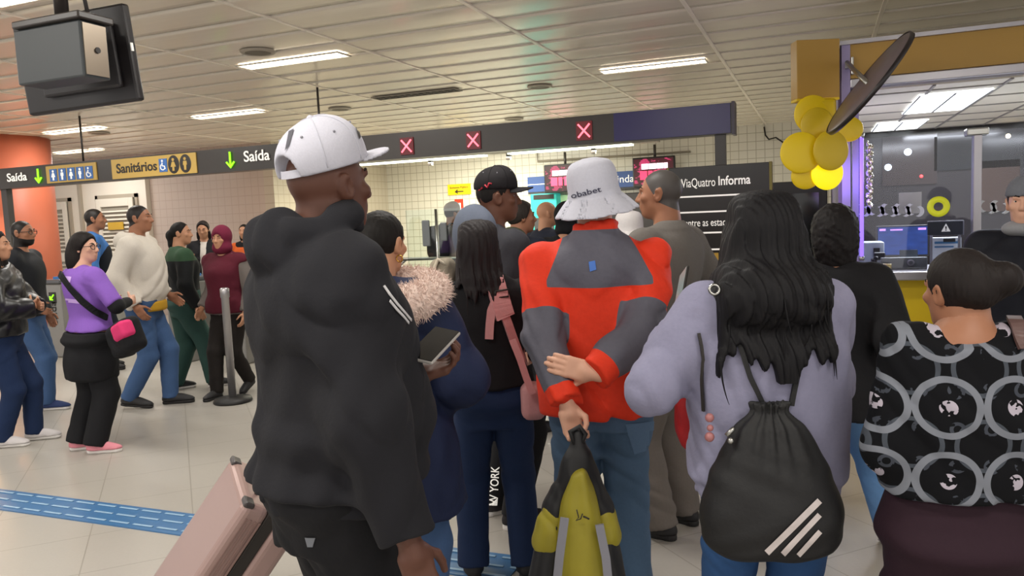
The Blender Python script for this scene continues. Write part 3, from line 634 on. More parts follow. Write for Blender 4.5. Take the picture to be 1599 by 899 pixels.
def loft(secs, n=2.2, capk=.02):
    """elliptic cross sections up z: (z, rx, ry_front, ry_back, cy, cx)"""
    S = np.array([tuple(s)+(0.,)*(6-len(s)) for s in secs], float); S = S[np.argsort(S[:, 0])]
    zz = np.linspace(S[0, 0], S[-1, 0], 160); M = np.zeros((160, 6)); M[:, 0] = zz
    m = np.zeros_like(S)
    for i in range(len(S)):
        i0, i1 = max(i-1, 0), min(i+1, len(S)-1); m[i] = (S[i1]-S[i0])/max(S[i1, 0]-S[i0, 0], 1e-6)
    k = np.clip(np.searchsorted(S[:, 0], zz, side='right')-1, 0, len(S)-2)
    hh = S[k+1, 0]-S[k, 0]; t = (zz-S[k, 0])/hh; t_ = t[:, None]; h_ = hh[:, None]
    M[:, 1:] = ((2*t_**3-3*t_**2+1)*S[k]+(t_**3-2*t_**2+t_)*h_*m[k]+(-2*t_**3+3*t_**2)*S[k+1]+(t_**3-t_**2)*h_*m[k+1])[:, 1:]
    def f(P):
        z = P[:, 2]; rx, rf, rb, cy, cx = [np.interp(z, zz, M[:, i]) for i in range(1, 6)]
        dx = np.abs(P[:, 0]-cx); dy = P[:, 1]-cy; ry = np.where(dy > 0, rf, rb); dy = np.abs(dy)
        rx = np.maximum(rx, 1e-3); ry = np.maximum(ry, 1e-3)
        q = ((dx/rx)**n+(dy/ry)**n)**(1/n); L = np.hypot(dx, dy)
        d = np.where(q > 1e-3, L*(1-1/np.maximum(q, 1e-3)), -np.minimum(rx, ry))
        d = np.maximum(d, -np.minimum(rx, ry))
        return smax(d, np.maximum(z-S[-1, 0], S[0, 0]-z), capk)
    return f
def union(fs, k=.02):
    def f(P):
        d = fs[0](P)
        for g in fs[1:]: d = smin(d, g(P), k)
        return d
    return f
def inter(f, g, k=.01): return lambda P: smax(f(P), g(P), k)
def sub(f, g, k=.01): return lambda P: smax(f(P), -g(P), k)
def plane(p, n):
    p, n = np.asarray(p, float), nrm(n); return lambda P: (P-p)@n
def folded(f, amp=.004, fr=(24, 24, 17), seed=0):
    """soft cloth folds: ridged waves with warped crests"""
    r = np.random.RandomState(seed); ph = r.rand(8)*6.28; fr = np.array(fr, float)
    def g(P):
        q = P*fr; x, y, z = q[:, 0], q[:, 1], q[:, 2]
        w = np.sin(.45*z+.4*x+ph[0])+.7*np.sin(.6*y-.5*z+ph[1])
        n1 = np.sin(x*.8+.5*z+1.6*w+ph[2])*np.cos(.6*y+ph[3]); n2 = 1-2*np.abs(np.sin(.55*z+1.5*w+.35*x+ph[4]))**.8; n3 = np.sin(1.9*(x+y)+1.7*w+ph[6])*np.sin(1.6*z+w+ph[7])
        m_ = .5+.5*np.sin(.33*x+.4*y-.3*z+ph[5])
        n4 = 1-2*np.abs(np.sin(1.25*z+1.1*x-.6*y+2.2*w+ph[2]))**.7
        return f(P)+amp*(.55*n1+.85*n2*m_+.35*n3+.4*n4*(1-m_))
    return g
def posed(f, c, R):
    """evaluate f in the frame with origin c and column axes R"""
    c = np.asarray(c, float); return lambda P: f((P-c)@R)
def mesh_sdf(f, lo, hi, vs):
    lo = np.asarray(lo, float); hi = np.asarray(hi, float); B = 8
    n = np.maximum(np.ceil((hi-lo)/(B*vs)).astype(int), 1)
    ax = [lo[i]+(np.arange(n[i])*B+B/2-.5)*vs for i in range(3)]
    G = np.stack(np.meshgrid(*ax, indexing='ij'), -1).reshape(-1, 3); dc = f(G)
    act = np.abs(dc) < B*vs*.95+.02
    D = np.where(dc > 0, 1., -1.).astype(np.float32).reshape(n); D = np.repeat(np.repeat(np.repeat(D, B, 0), B, 1), B, 2)
    idx = np.argwhere(act.reshape(n)); o = np.arange(B); off = np.stack(np.meshgrid(o, o, o, indexing='ij'), -1).reshape(-1, 3)
    for s in range(0, len(idx), 800):
        I = (idx[s:s+800, None, :]*B+off[None]).reshape(-1, 3); D[I[:, 0], I[:, 1], I[:, 2]] = f(lo+I*vs)
    S = D < 0; N = np.array(D.shape)
    cnt = np.zeros(N-1, np.uint8)
    for a in (0, 1):
        for b in (0, 1):
            for c in (0, 1): cnt += S[a:N[0]-1+a, b:N[1]-1+b, c:N[2]-1+c]
    cells = np.argwhere((cnt > 0) & (cnt < 8))
    if len(cells) == 0: return np.zeros((0, 3)), np.zeros((0, 4), int)
    acc = np.zeros((len(cells), 3)); num = np.zeros(len(cells))
    corners = [(a, b, c) for a in (0, 1) for b in (0, 1) for c in (0, 1)]
    for p in corners:
        for ax_ in range(3):
            if p[ax_]: continue
            q = list(p); q[ax_] = 1
            i, j = cells+p, cells+q
            d0 = D[i[:, 0], i[:, 1], i[:, 2]]; d1 = D[j[:, 0], j[:, 1], j[:, 2]]; ch = (d0 < 0) != (d1 < 0)
            t = np.where(ch, d0/np.where(ch, d0-d1, 1), 0); pos = np.array(p, float)[None]+np.zeros((len(cells), 3)); pos[:, ax_] += t
            acc[ch] += pos[ch]; num[ch] += 1
    V = lo+(cells+acc/num[:, None])*vs
    cid = np.full(N-1, -1, np.int32); cid[cells[:, 0], cells[:, 1], cells[:, 2]] = np.arange(len(cells))
    F = []
    for ax_ in range(3):
        u, v = (ax_+1) % 3, (ax_+2) % 3
        sl0 = [slice(None)]*3; sl1 = [slice(None)]*3; sl0[ax_] = slice(0, -1); sl1[ax_] = slice(1, None)
        ch = S[tuple(sl0)] != S[tuple(sl1)]; E = np.argwhere(ch)
        E = E[(E[:, u] > 0) & (E[:, v] > 0) & (E[:, u] < N[u]-1) & (E[:, v] < N[v]-1)]
        if len(E) == 0: continue
        q = []
        for du, dv in ((1, 1), (0, 1), (0, 0), (1, 0)):
            e = E.copy(); e[:, u] -= du; e[:, v] -= dv; q.append(cid[e[:, 0], e[:, 1], e[:, 2]])
        q = np.stack(q, 1); ins = S[E[:, 0], E[:, 1], E[:, 2]]
        q[~ins] = q[~ins][:, ::-1]; F.append(q)
    F = np.concatenate(F); F = F[(F >= 0).all(1)]
    return V, F
def to_mesh(name, pieces, parent, mats, region=None, rel=None):
    """pieces: [(V, F, material index)] -> one mesh object"""
    off = 0; VV, FF, MI = [], [], []
    for pc in pieces:
        V, F = pc[0], pc[1]
        if len(V) == 0: continue
        VV.append(V); FF.append(F+off); MI.append(np.full(len(F), pc[2] if len(pc) > 2 else 0)); off += len(V)
    V = np.concatenate(VV); F = np.concatenate(FF); MI = np.concatenate(MI)
    me = bpy.data.meshes.new(name); me.vertices.add(len(V)); me.vertices.foreach_set('co', V.astype(np.float32).ravel())
    me.loops.add(len(F)*4); me.loops.foreach_set('vertex_index', F.astype(np.int32).ravel())
    me.polygons.add(len(F)); me.polygons.foreach_set('loop_start', np.arange(0, len(F)*4, 4, dtype=np.int32))
    me.polygons.foreach_set('material_index', MI.astype(np.int32)); me.polygons.foreach_set('use_smooth', np.ones(len(F), bool))
    me.update(calc_edges=True); me.validate()
    if region is not None:
        at = me.attributes.new('region', 'FLOAT', 'POINT'); at.data.foreach_set('value', np.asarray(region(V), np.float32))
    return link(name, me, parent, mats)
def sd(name, f, lo, hi, vs, parent, mats, region=None):
    return to_mesh(name, [mesh_sdf(f, lo, hi, vs)], parent, mats, region)
def Rz(a): c, s = math.cos(a), math.sin(a); return A([c, -s, 0], [s, c, 0], [0, 0, 1])
def Rx(a): c, s = math.cos(a), math.sin(a); return A([1, 0, 0], [0, c, -s], [0, s, c])
def Ry(a): c, s = math.cos(a), math.sin(a); return A([c, 0, s], [0, 1, 0], [-s, 0, c])
def ik(a, c, l1, l2, hint):
    a, c = np.asarray(a, float), np.asarray(c, float); d = c-a; L = np.linalg.norm(d); L = min(L, (l1+l2)*.995); u = nrm(d)
    x = (l1*l1-l2*l2+L*L)/(2*L); y = math.sqrt(max(l1*l1-x*x, 0)); h = np.asarray(hint, float); h = nrm(h-(h@u)*u)
    return a+u*x+h*y, a+u*L
def sweep_piece(pts, rs, n=8):
    """tapered tube of quads as (V, F): hair locks, drawn strands"""
    pts = np.asarray(pts, float); N = len(pts); V = []; F = []; up = A(.3, .2, 1.)
    for i in range(N):
        t = nrm(pts[min(i+1, N-1)]-pts[max(i-1, 0)]); x = nrm(np.cross(t, up)); y = np.cross(x, t)
        for k in range(n): a = 2*PI*k/n; V.append(pts[i]+rs[i]*(math.cos(a)*x+math.sin(a)*y))
    for i in range(N-1):
        for k in range(n): F.append((i*n+k, i*n+(k+1) % n, (i+1)*n+(k+1) % n, (i+1)*n+k))
    return np.array(V), np.array(F)
# ---------------------------------------------------------------- the human figure
SKIN = {'dark': '#5b3a2e', 'darkbrown': '#6b4636', 'brown': '#9a6a50', 'tan': '#b9886a', 'fair': '#d0a088', 'pale': '#dcb39c'}
def skin_mat(k, hair=None): return mat('skin_%s_%s' % (k, hair), SKIN[k], .5, nscale=30, namt=.06, col2=hair, spec=.35)
def cloth(name, col, rough=.9, col2=None, nscale=90, namt=.07, bump=.12, sheen=.0): return mat(name, col, rough, nscale=nscale, namt=namt, bump=bump, col2=col2, spec=.25, sheen=sheen)
def hair_mat(col='#141110'): return mat('hair_'+col[1:], col, .62, nscale=90, namt=.3, stretch=(1, 1, .06), bump=.3, spec=.22)
class Fig:
    def __init__(s, name, label, px, py, D, psi, h, g=1.0, fem=False, belly=0, skin='tan', vs=None, head_psi=None, head_pitch=0, head_roll=0, lean=0, hips=1.0, sw=None, hairskin=None, group=None, shrug=0, hdrop=0):
        p = atD(px, py, D); s.h, s.g, s.fem = h, g, fem; s.rz = -(_y+math.radians(psi)); s.loc = A(p[0], p[1], 0)
        s.root = thing('person', label, 'person', s.loc, s.rz, group); s.D = D; s.vs = vs or min(max(.0032*D, .0055), .02); s.skin = skin; s.hairskin = hairskin
        s.W = Rz(s.rz); sw = sw or (.1 if fem else .113)*h*(.6+.4*g); s.swid = sw
        e = h*g
        hipx = (.1 if fem else .093)*hips
        s.sec = [(.468*h, .072*e*hips, .05*e, .062*e, 0), (.51*h, hipx*e, .062*e, (.080 if fem else .072)*e*hips, 0), (.565*h, hipx*.95*e, .064*e+belly*.7, .062*e, 0),
                 (.62*h, (.076 if fem else .086)*e, .062*e+belly, .052*e, 0), (.68*h, (.082 if fem else .094)*e, .066*e+belly*.6, .056*e, 0), (.735*h, (.088 if fem else .104)*e, (.074 if fem else .068)*e+belly*.2, .064*e, 0),
                 (.785*h, (.09 if fem else .105)*e, .055*e, .064*e, 0), (.818*h, sw*.8, .045*e, .055*e, -.006*h), (.845*h, .045*h, .036*h, .04*h, -.008*h)]
        s.lean = lean
        s.sh = {+1: A(sw, -.008*h, .803*h), -1: A(-sw, -.008*h, .803*h)}
        s.la, s.lf = .168*h, .148*h
        s.hip = {+1: A(.05*h*hips, 0, .495*h), -1: A(-.05*h*hips, 0, .495*h)}
        s.hands = {}; s.hc = A(0, .012*h, .935*h-hdrop)
        if shrug: s.sec = [(z+(shrug*min(1, (z/h-.7)/.1) if z > .7*h else 0),)+tuple(r) for z, *r in s.sec]; s.sh = {k: v+A(0, 0, shrug) for k, v in s.sh.items()}
        s.ks = .131*h/.225
        hp = 0 if head_psi is None else math.radians(head_psi-psi)
        s.RH = Rz(-hp)@Rx(math.radians(head_pitch))@Ry(math.radians(head_roll))
        if lean:
            Rl = Rx(-lean); c = A(0, 0, .5*h)
            s.sh = {k: c+Rl@(v-c) for k, v in s.sh.items()}; s.hc = c+Rl@(s.hc-c)+A(0, .0, .0)
        s.arm_def(); s.leg_def()
    def bend(s, f):
        if not s.lean: return f
        c = A(0, 0, .5*s.h); return posed(lambda P: f(P+c), c, Rx(-s.lean))
    def local(s, px, py, D): return s.W.T@(atD(px, py, D)-s.loc)
    def ldir(s, v): return s.W.T@np.asarray(v, float)
    def arm_def(s):
        for k in (1, -1): s.arm(k, s.sh[k]+A(k*.03*s.h*s.g, .035*s.h, -.298*s.h), hint=(k*.5, -1, 0))
    def arm(s, k, wrist, hint=(0, -1, 0), dir=None, palm=None, curl=.5, thumb=None):
        e, w_ = ik(s.sh[k], wrist, s.la, s.lf, hint); d = nrm(w_-e)
        s.hands[k] = dict(e=e, w=w_, dir=nrm(dir) if dir is not None else d, palm=palm if palm is not None else A(-k, .2, 0), curl=curl, thumb=thumb)
        return s
    def leg_def(s):
        s.feet = {}
        for k in (1, -1): s.foot(k, (k*.065*s.h, -.01, 0), 8*k)
    def foot(s, k, p, yaw=0, pitch=0, hint=(0, 1, 0)):
        """p: heel-ankle point on the floor; pitch > 0 lifts the heel"""
        p = np.asarray(p, float); yaw = math.radians(yaw); pitch = math.radians(pitch); h = s.h
        fw = A(math.sin(yaw), math.cos(yaw), 0); L = .1*h
        toe = p+fw*L; R = A(-fw[1]*-1, -fw[0]*1, 0)
        x = A(math.cos(yaw), -math.sin(yaw), 0)
        f2 = fw*math.cos(pitch)-A(0, 0, 1)*math.sin(pitch); u2 = np.cross(x, f2); M = np.stack([x, f2, u2], 1)
        org = toe-f2*L; ank = org+u2*.05*h-f2*.004*h
        k_, a_ = ik(s.hip[k], ank, .235*h, .225*h, hint)
        s.feet[k] = dict(M=M, org=org, ank=a_, knee=k_); return s
    # ------------------------------------------------ body
    def head_f(s, cut_ears=False, detail=True):
        f = [ell((0, -.014, .022), (.0735, .093, .088)), ell((0, .024, -.03), (.058, .066, .075)), ell((0, .05, -.088), (.034, .034, .027)), ell((0, .0, -.06), (.054, .06, .045))]
        g = union(f, .025)
        k = [cap((0, .088, .006), (0, .104, -.026), .008, .0125), ell((.012, .093, -.03), (.009, .01, .008)), ell((-.012, .093, -.03), (.009, .01, .008))]
        br = [cap((-.038, .074, .024), (-.012, .084, .02), .009), cap((.038, .074, .024), (.012, .084, .02), .009), ell((0, .080, -.052), (.024, .014, .0075)), ell((0, .078, -.066), (.021, .014, .008)), ell((.042, .06, -.018), (.02, .02, .018)), ell((-.042, .06, -.018), (.02, .02, .018))]
        def h(P):
            d = g(P)
            if detail:
                for q in br: d = smin(d, q(P), .012)
                for x in (.031, -.031): d = smax(d, -ell((x, .091, .006), (.018, .018, .0105))(P), .008)
            for q in k: d = smin(d, q(P), .008)
            for sx in (1, -1):
                R = Ry(.15*sx)@Rx(.2)@Rz(-.35*sx)
                e = smax(ell((sx*.077, -.012, -.008), (.011, .021, .034), R)(P), -ell((sx*.088, -.006, -.006), (.008, .011, .02), R)(P), .006)
                d = smin(d, e, .006)
            return d
        return h
    def hf(s, f):  # head-frame sdf -> body frame
        ks = s.ks; return lambda P: f((P-s.hc)@s.RH/ks)*ks
    def hpt(s, v): return s.hc+s.RH@(np.asarray(v, float)*s.ks)
    def hand_piece(s, k, vs=None):
        H = s.hands[k]; d = H['dir']; pn = np.asarray(H['palm'], float); pn = nrm(pn-(pn@d)*d); th = np.cross(d, pn)*k
        R = np.stack([d, th, pn], 1); q = s.h/1.75; c = H['curl']; fs = []
        curls = c if isinstance(c, (list, tuple)) else [c]*4
        palm = union([rbox((.05, 0, .0), (.042, .037, .013), .012), ell((.03, .018, .006), (.032, .02, .014)), cap((-.03, 0, 0), (.02, 0, 0), .026, .028)], .015)
        for i, (v, L) in enumerate(((.028, .07), (.0095, .078), (-.0095, .072), (-.027, .057))):
            p = A(.088-(.004 if i in (0, 3) else 0), v, 0); a = curls[i]*.55; r = .0095-(.0012 if i == 3 else 0)
            for j, (fr_, rr) in enumerate(((.46, 1), (.3, .92), (.24, .85))):
                e = p+L*fr_*A(math.cos(a), (v*.8 if j == 0 else v*.3), math.sin(a)); fs.append(cap(p, e, r*(rr+.06), r*rr*.95)); p = e; a += curls[i]*.75
        p = A(.018, .026, .006)
        for d_, L, r in (((A(.62, .72, .3), .04, .012), (A(.85, .3, .4), .03, .0105), (A(.9, .1, .42), .024, .009)) if H.get('thumb') != 'in' else ((A(.72, .45, .6), .04, .012), (A(.7, -.35, .75), .03, .0105), (A(.55, -.65, .6), .024, .009))):
            e = p+nrm(d_)*L; fs.append(cap(p, e, r, r*.92)); p = e
        fing = union(fs, .003); f = lambda P: smin(palm(P), fing(P), .008)
        org = H['w']+d*.015; g = lambda P: f((P-org)@R/q)*q
        c0 = org+d*.08*q
        return mesh_sdf(g, c0-.14*q, c0+.14*q, vs or max(.0035, s.vs*.6))
    def body(s, hands=(1, -1), region=None, head_detail=True, eyes=True, glasses=False):
        h, g = s.h, s.g; q = s.g**.5
        fs = [s.bend(loft([(a, b*(.86 if a < .68*h else .93), c*.85, d*(.84 if a < .68*h else .92), e) for a, b, c, d, e in s.sec]))]
        for k in (1, -1):
            H = s.hands[k]; fs += [cap(s.sh[k], H['e'], .031*h*q, .024*h*q), cap(H['e'], H['w'], .025*h*q, .0165*h)]
            Ft = s.feet[k]; fs += [cap(s.hip[k], Ft['knee'], .042*h*q, .029*h*q), cap(Ft['knee'], Ft['ank'], .029*h*q, .02*h), cap(Ft['ank'], Ft['org']+Ft['M']@A(0, .07*h, .018*h), .020*h, .012*h)]
        nb = s.hc+s.RH@A(0, -.03, -.07)*s.ks; base = s.hc*0+A(0, -.015*h, .815*h)
        if s.lean: c = A(0, 0, .5*h); base = c+Rx(-s.lean)@(base-c)
        neck = cap(base, nb, .037*h*(.5+.5*g), .033*h*(.5+.5*g)); fs.append(neck)
        P0 = mesh_sdf(union(fs, .025), A(-.75, -.75, -.02), A(.75, .75, .9*h), max(s.vs*1.8, .013))
        hd = s.hf(s.head_f(detail=head_detail)); nk = lambda P: smin(hd(P), neck(P), .02)
        lim = inter(nk, plane(base+A(0, 0, .02), (0, 0, -1)), .002)
        P1 = mesh_sdf(lim, s.hc-.17*s.ks/.95-.03, s.hc+.17*s.ks/.95+.02, s.vs*.75)
        pcs = [P0, P1]+[s.hand_piece(k) for k in hands]
        o = to_mesh('body', pcs, s.root, [skin_mat(s.skin, s.hairskin)], (lambda V: np.where(V[:, 2] > s.hc[2]-.2, region((V-s.hc)@s.RH/s.ks), -1)) if region else (lambda V: -np.ones(len(V))))
        s.body_o = o
        if eyes:
            for sx in (1, -1):
                c = s.hpt((sx*.031, .0630, .006)); R = Matrix(s.RH.tolist()); m = MB().sphere(c, .0122*s.ks, 14); m.build('eye', mat('eye_white', '#d8d0c8', .2), s.root)
                MB().sphere(s.hpt((sx*.031, .0712, .006)), (.0056*s.ks,)*3, 12).build('iris', mat('eye_iris', '#1a110d', .15), s.root)
                MB().tube([s.hpt((sx*.014, .088, .027)), s.hpt((sx*.030, .0845, .033)), s.hpt((sx*.046, .069, .029))], [.003*s.ks, .0042*s.ks, .002*s.ks], 6).build('eyebrow', hair_mat('#17110e'), s.root)
        return o
    # ------------------------------------------------ clothes
    def top(s, name, mats, t=.012, hem=.5, flare=0, sleeve=1.0, st=.01, cuff=True, folds=.004, seed=1, neck=.835, region=None, k=.035, hood=None, collar=0, vs=None, band=False, fr=(24, 24, 17), wid=1.0, extra=(), cut=(), drop=0, loose=0, bumps=()):
        h, g = s.h, s.g; q = g**.5; zh = hem*h; secs = []
        base = s.sec; zb = np.array([a[0] for a in base])
        def at(z): return [np.interp(z, zb, [r[i] for r in base]) for i in range(1, 5)]
        zs = sorted(set([zh, zh+.02*h]+[bz*h+o_ for bz, bs, ba in bumps for o_ in (-1.2*bs, 0, 1.2*bs)]+[a for a in zb if zh+.035*h < a < neck*h]+[neck*h]))
        for z in zs:
            rx, rf, rb, cy = at(max(z, .51*h)); w_ = max(0, (.6*h-z)/(.25*h))*flare
            tt = t*(1 if z < .8*h else .6)
            if loose and z < .75*h: rx = max(rx, loose*max(r[1] for r in base)); rb = max(rb, loose*.9*max(r[3] for r in base)); rf = max(rf, loose*.85*max(r[2] for r in base))
            for bz, bs, ba in bumps: tt += ba*math.exp(-((z-bz*h)/bs)**2)
            if band and z <= zh+.021*h: tt *= .35
            secs.append((z, (rx+tt)*wid+w_, (rf+tt)*wid+w_, (rb+tt)*wid+w_, cy))
        tor = loft(secs, 2.3, .012); tor = s.bend(tor)
        fs = [tor]
        for kk in (1, -1):
            H = s.hands[kk]; S0 = s.sh[kk]; ru, re, rw = .031*h*q+st+drop, .025*h*q+st*1.15, .019*h+st*.9
            fs.append(ell(S0+A(-kk*.02*h, 0, -.012*h), (.043*h*q+st*.5, .036*h*q+st*.7, .036*h*q+st*.6))); nb_ = A(kk*.028*h, -.018*h, min(s.sec[-1][0], neck*h)-.012*h); nb_ = nb_ if not s.lean else A(0, 0, .5*h)+Rx(-s.lean)@(nb_-A(0, 0, .5*h)); fs.append(cap(nb_, S0+A(-kk*.03*h, 0, -.004*h), .031*h+t*.5, .03*h+t*.5))
            if sleeve <= .5:
                m = S0+(H['e']-S0)*min(1, sleeve*2); fs.append(inter(cap(S0, H['e'], ru, re), plane(m, nrm(H['e']-S0)), .004))
            else:
                fs.append(cap(S0, H['e'], ru, re)); fr2 = (sleeve-.5)*2; m = H['e']+(H['w']-H['e'])*fr2
                fs.append(inter(cap(H['e'], H['w']+(H['w']-H['e'])*.2, re, rw), plane(m, nrm(H['w']-H['e'])), .004))
        if collar:
            b = A(0, -.018*h, .825*h); e = A(0, -.012*h, .825*h+collar)
            if s.lean: c = A(0, 0, .5*h); b = c+Rx(-s.lean)@(b-c); e = c+Rx(-s.lean)@(e-c)
            fs.append(inter(cap(b, e+(e-b), .049*h, .046*h), plane(e, e-b), .006))
        f = union(fs, k)
        if hood == 'down':
            c = A(0, -.052*h, .832*h); Rh = Rx(.35)
            hd = lambda P: smin(smax(ell(c, (.088*h, .062*h, .05*h), Rh)(P), -ell(c+A(0, .012*h, .034*h), (.05*h, .03*h, .04*h), Rh)(P), .02), cap(A(-.05*h, .015*h, .828*h), A(.05*h, .015*h, .828*h), .02*h)(P), .03)
            hd = s.bend(hd); f0 = f; f = lambda P: smin(f0(P), hd(P), .02)
        if hood == 'big':
            c = A(0, -.010*h, .866*h); Rh = Rx(.5); cb = A(0, -.052*h, .838*h)
            def hd(P):
                q = (P-c)@Rh; th = np.arctan2(q[:, 0], -q[:, 1]); R = np.hypot(q[:, 0], q[:, 1]*.92)
                ring = np.sqrt((R-.06*h)**2+(q[:, 2]*.72)**2)-(.02*h+.008*h*np.cos(th))
                bag = ell(cb, (.07*h, .045*h, .06*h), Rx(.35))(P)
                return smin(ring, bag, .012)+.004*np.sin(th*5+P[:, 2]*40)
            f0b = f; f = lambda P: smin(f0b(P), s.bend(hd)(P), .012)
        for e in extra: f0_ = f; f = (lambda a, b: lambda P: smin(a(P), b(P), .02))(f0_, e)
        for e in cut: f0_ = f; f = (lambda a, b: lambda P: smax(a(P), b(P), .008))(f0_, e)
        nk = s.hpt((0, -.01, -.1)); hole = cap(nk-A(0, 0, .0), nk+A(0, .0, .2), .036*h)
        if folds: f = folded(f, folds, fr, seed)
        s.top_f = f
        pts = [s.hands[1]['w'], s.hands[-1]['w'], s.hands[1]['e'], s.hands[-1]['e']]; lo = np.min(pts, 0)-.13; hi = np.max(pts, 0)+.13
        r = max(a[1] for a in s.sec)*1.15+.08+flare
        lo = np.minimum(lo, A(-r, -r-.05, zh-.03)); hi = np.maximum(hi, A(r, r+.08, .93*h)); lo[2] = min(lo[2], zh-.03)
        return sd(name, f, lo, hi, vs or s.vs, s.root, mats, region)
    def pants(s, name, mats, t=.01, waist=.6, flare=0, folds=.003, seed=3, region=None, ankle=1.0, taper=0, vs=None, thigh=1.0):
        h, q = s.h, s.g**.5; base = s.sec; zb = [a[0] for a in base]; fs = []
        secs = [(z, np.interp(z, zb, [r[1] for r in base])+t, np.interp(z, zb, [r[2] for r in base])+t, np.interp(z, zb, [r[3] for r in base])+t, 0) for z in (.44*h, .47*h, .51*h, .55*h, waist*h)]
        fs.append(loft(secs, 2.3, .01))
        for k in (1, -1):
            F = s.feet[k]; d = nrm(F['ank']-F['knee']); end = F['knee']+(F['ank']-F['knee'])*ankle+d*.018*h
            fs += [cap(s.hip[k]+A(-.002*h*k, -.012*h, 0), F['knee'], .052*h*q*thigh+t, .036*h*q+t*1.1+flare*.4), inter(cap(F['knee'], end+d*.05, .036*h*q+t*1.1+flare*.4, max(.026*h+t*1.3+flare-taper, .03)), plane(end, d), .006)]
        f = folded(union(fs, .022), folds, (22, 22, 26), seed); s.pants_f = f
        a = [s.feet[k][j] for k in (1, -1) for j in ('ank', 'knee')]; lo = np.min(a, 0)-.14-flare; hi = np.max(a, 0)+.14+flare; r = max(x[1] for x in base[:4])+.06
        lo = np.minimum(lo, A(-r, -r-.06, 0)); hi = np.maximum(hi, A(r, r+.06, waist*h+.03)); lo[2] = 0.0
        return sd(name, f, lo, hi, vs or s.vs, s.root, mats, region)
    def shoes(s, mats, sole, big=1.0, vs=None, high=False):
        q = s.h/1.75*big
        for k in (1, -1):
            F = s.feet[k]
            fp = lambda P, g=0: smin(cap((0, -.045, 0), (0, .02, 0), .034+g, .03+g)(P*A(1, 1, 0)), cap((0, .02, 0), (0.006*k*-1, .155, 0), .031+g, .040+g)(P*A(1, 1, 0)), .02)
            so = lambda P: smax(fp(P), np.abs(P[:, 2]-.014)-.014, .006)
            up = union([ell((0, -.02, .045), (.04, .062, .055)), ell((0, .055, .034), (.042, .09, .056)), ell((-.003*k, .135, .026), (.043, .064, .038)), cap((0, -.006, .05), (0, -.01, .085 if not high else .12), .046, .043)], .03)
            upc = lambda P: smax(up(P), .026-P[:, 2], .004)
            w_ = lambda f: (lambda P: f((P-F['org'])@F['M']/q)*q)
            c = F['org']+F['M']@A(0, .055, .05)*q; R = .2*q
            o = sd('shoe', w_(upc), c-R, c+R, vs or max(.005, s.vs*.8), s.root, mats); sd('sole', w_(so), c-R, c+R, vs or max(.005, s.vs*.8), o, sole)
    def hair(s, style, col='#141110', name='hair', extra=None, grow=.0, vs=None):
        cr = ell((0, -.016, .026), (.079+grow, .097+grow, .092+grow))
        if style == 'short': f = lambda P: smax(smax(cr(P), plane((0, .05, .05), (0, .85, -.5))(P), .006), plane((0, -.03, -.035), (0, .45, -.9))(P), .006)
        elif style == 'back': f = lambda P: smax(smax(cr(P), plane((0, .045, .05), (0, .9, -.42))(P), .008), plane((0, -.04, -.055), (0, .3, -.95))(P), .006)
        elif style == 'parted': f = lambda P: smax(smax(cr(P), plane((0, .062, .062), (0, .86, -.5))(P), .008), plane((0, -.03, -.06), (0, .5, -.85))(P), .006)
        else: f = cr
        if extra:
            f0 = f; f = lambda P: smin(f0(P), extra(P), .02)
        st = lambda P: f(P)+.0016*np.sin(np.arctan2(P[:, 0], -P[:, 1]-.02)*42+P[:, 2]*14)+(.006*np.sin(P[:, 0]*120+3*np.sin(P[:, 2]*50))*np.sin(P[:, 2]*130+2*np.sin(P[:, 1]*60))*np.sin(P[:, 1]*125) if style == 'full' else 0)
        return sd(name, s.hf(st), s.hc-.42*s.ks/.95, s.hc+.22, vs or s.vs*.8, s.root, hair_mat(col))
    def long_hair(s, col, length, width, top_w=.088, seed=0, thick=.02, vs=None, drape=True, fwd=.04, strands=24, notch=0):
        """hair falling over whatever the figure wears: cap, draped curtain of fine ridges, a few loose locks"""
        r = random.Random(seed); ks = s.ks; zc = s.hc[2]; cr = ell((0, -.018, .026), (.084, .102, .096)); cap_ = s.hf(lambda P: smax(cr(P), plane((0, .045, .05), (0, .9, -.42))(P), .01))
        hd = s.hf(ell((0, -.02, .0), (.078, .10, .10))); tf = s.top_f if drape else s.bend(loft([(a_, b_+.02, c_+.02, d_+.02, e_) for a_, b_, c_, d_, e_ in s.sec]))
        nkc = cap(s.hc+A(0, -.02, 0), s.hc+A(0, -.045, -.24), .085, .075)
        def f(P):
            base = smin(smin(tf(P), hd(P), .06), nkc(P), .05)-thick
            z = P[:, 2]-zc; t_ = np.clip((.03-z)/length, 0, 1); wd = (top_w*ks+(width-top_w*ks)*np.minimum(1, t_*1.6))
            x = P[:, 0]-s.hc[0]; ragged = .02*np.sin(x*70+seed)+.014*np.sin(x*173+2*seed)+.05*(np.abs(x)/width)**2*np.cos(seed)-notch*np.exp(-((x-.01)/.055)**2)
            rg_ = np.maximum(np.abs(x)-wd*(1+.04*np.sin(z*22+seed)), np.maximum((P[:, 1]-s.hc[1])-fwd*ks*(1-t_*.6), -(z+length-ragged)))
            rg_ = np.maximum(rg_, z-.11)
            g = smin(smax(base, rg_, .012), cap_(P), .015)
            return g+.0032*np.sin(P[:, 0]*190+2.2*np.sin(P[:, 2]*8+seed)+P[:, 1]*60)*np.cos(P[:, 2]*5)+.0022*np.sin(P[:, 0]*330+P[:, 1]*250+3*np.sin(P[:, 2]*11))
        v_ = vs or s.vs*.62; pcs = [mesh_sdf(f, s.hc-A(width+.12, .34, length+.1), s.hc+A(width+.12, .16, .17), v_)]
        V = pcs[0][0]; low = V[(V[:, 2] < zc-length*.55)]
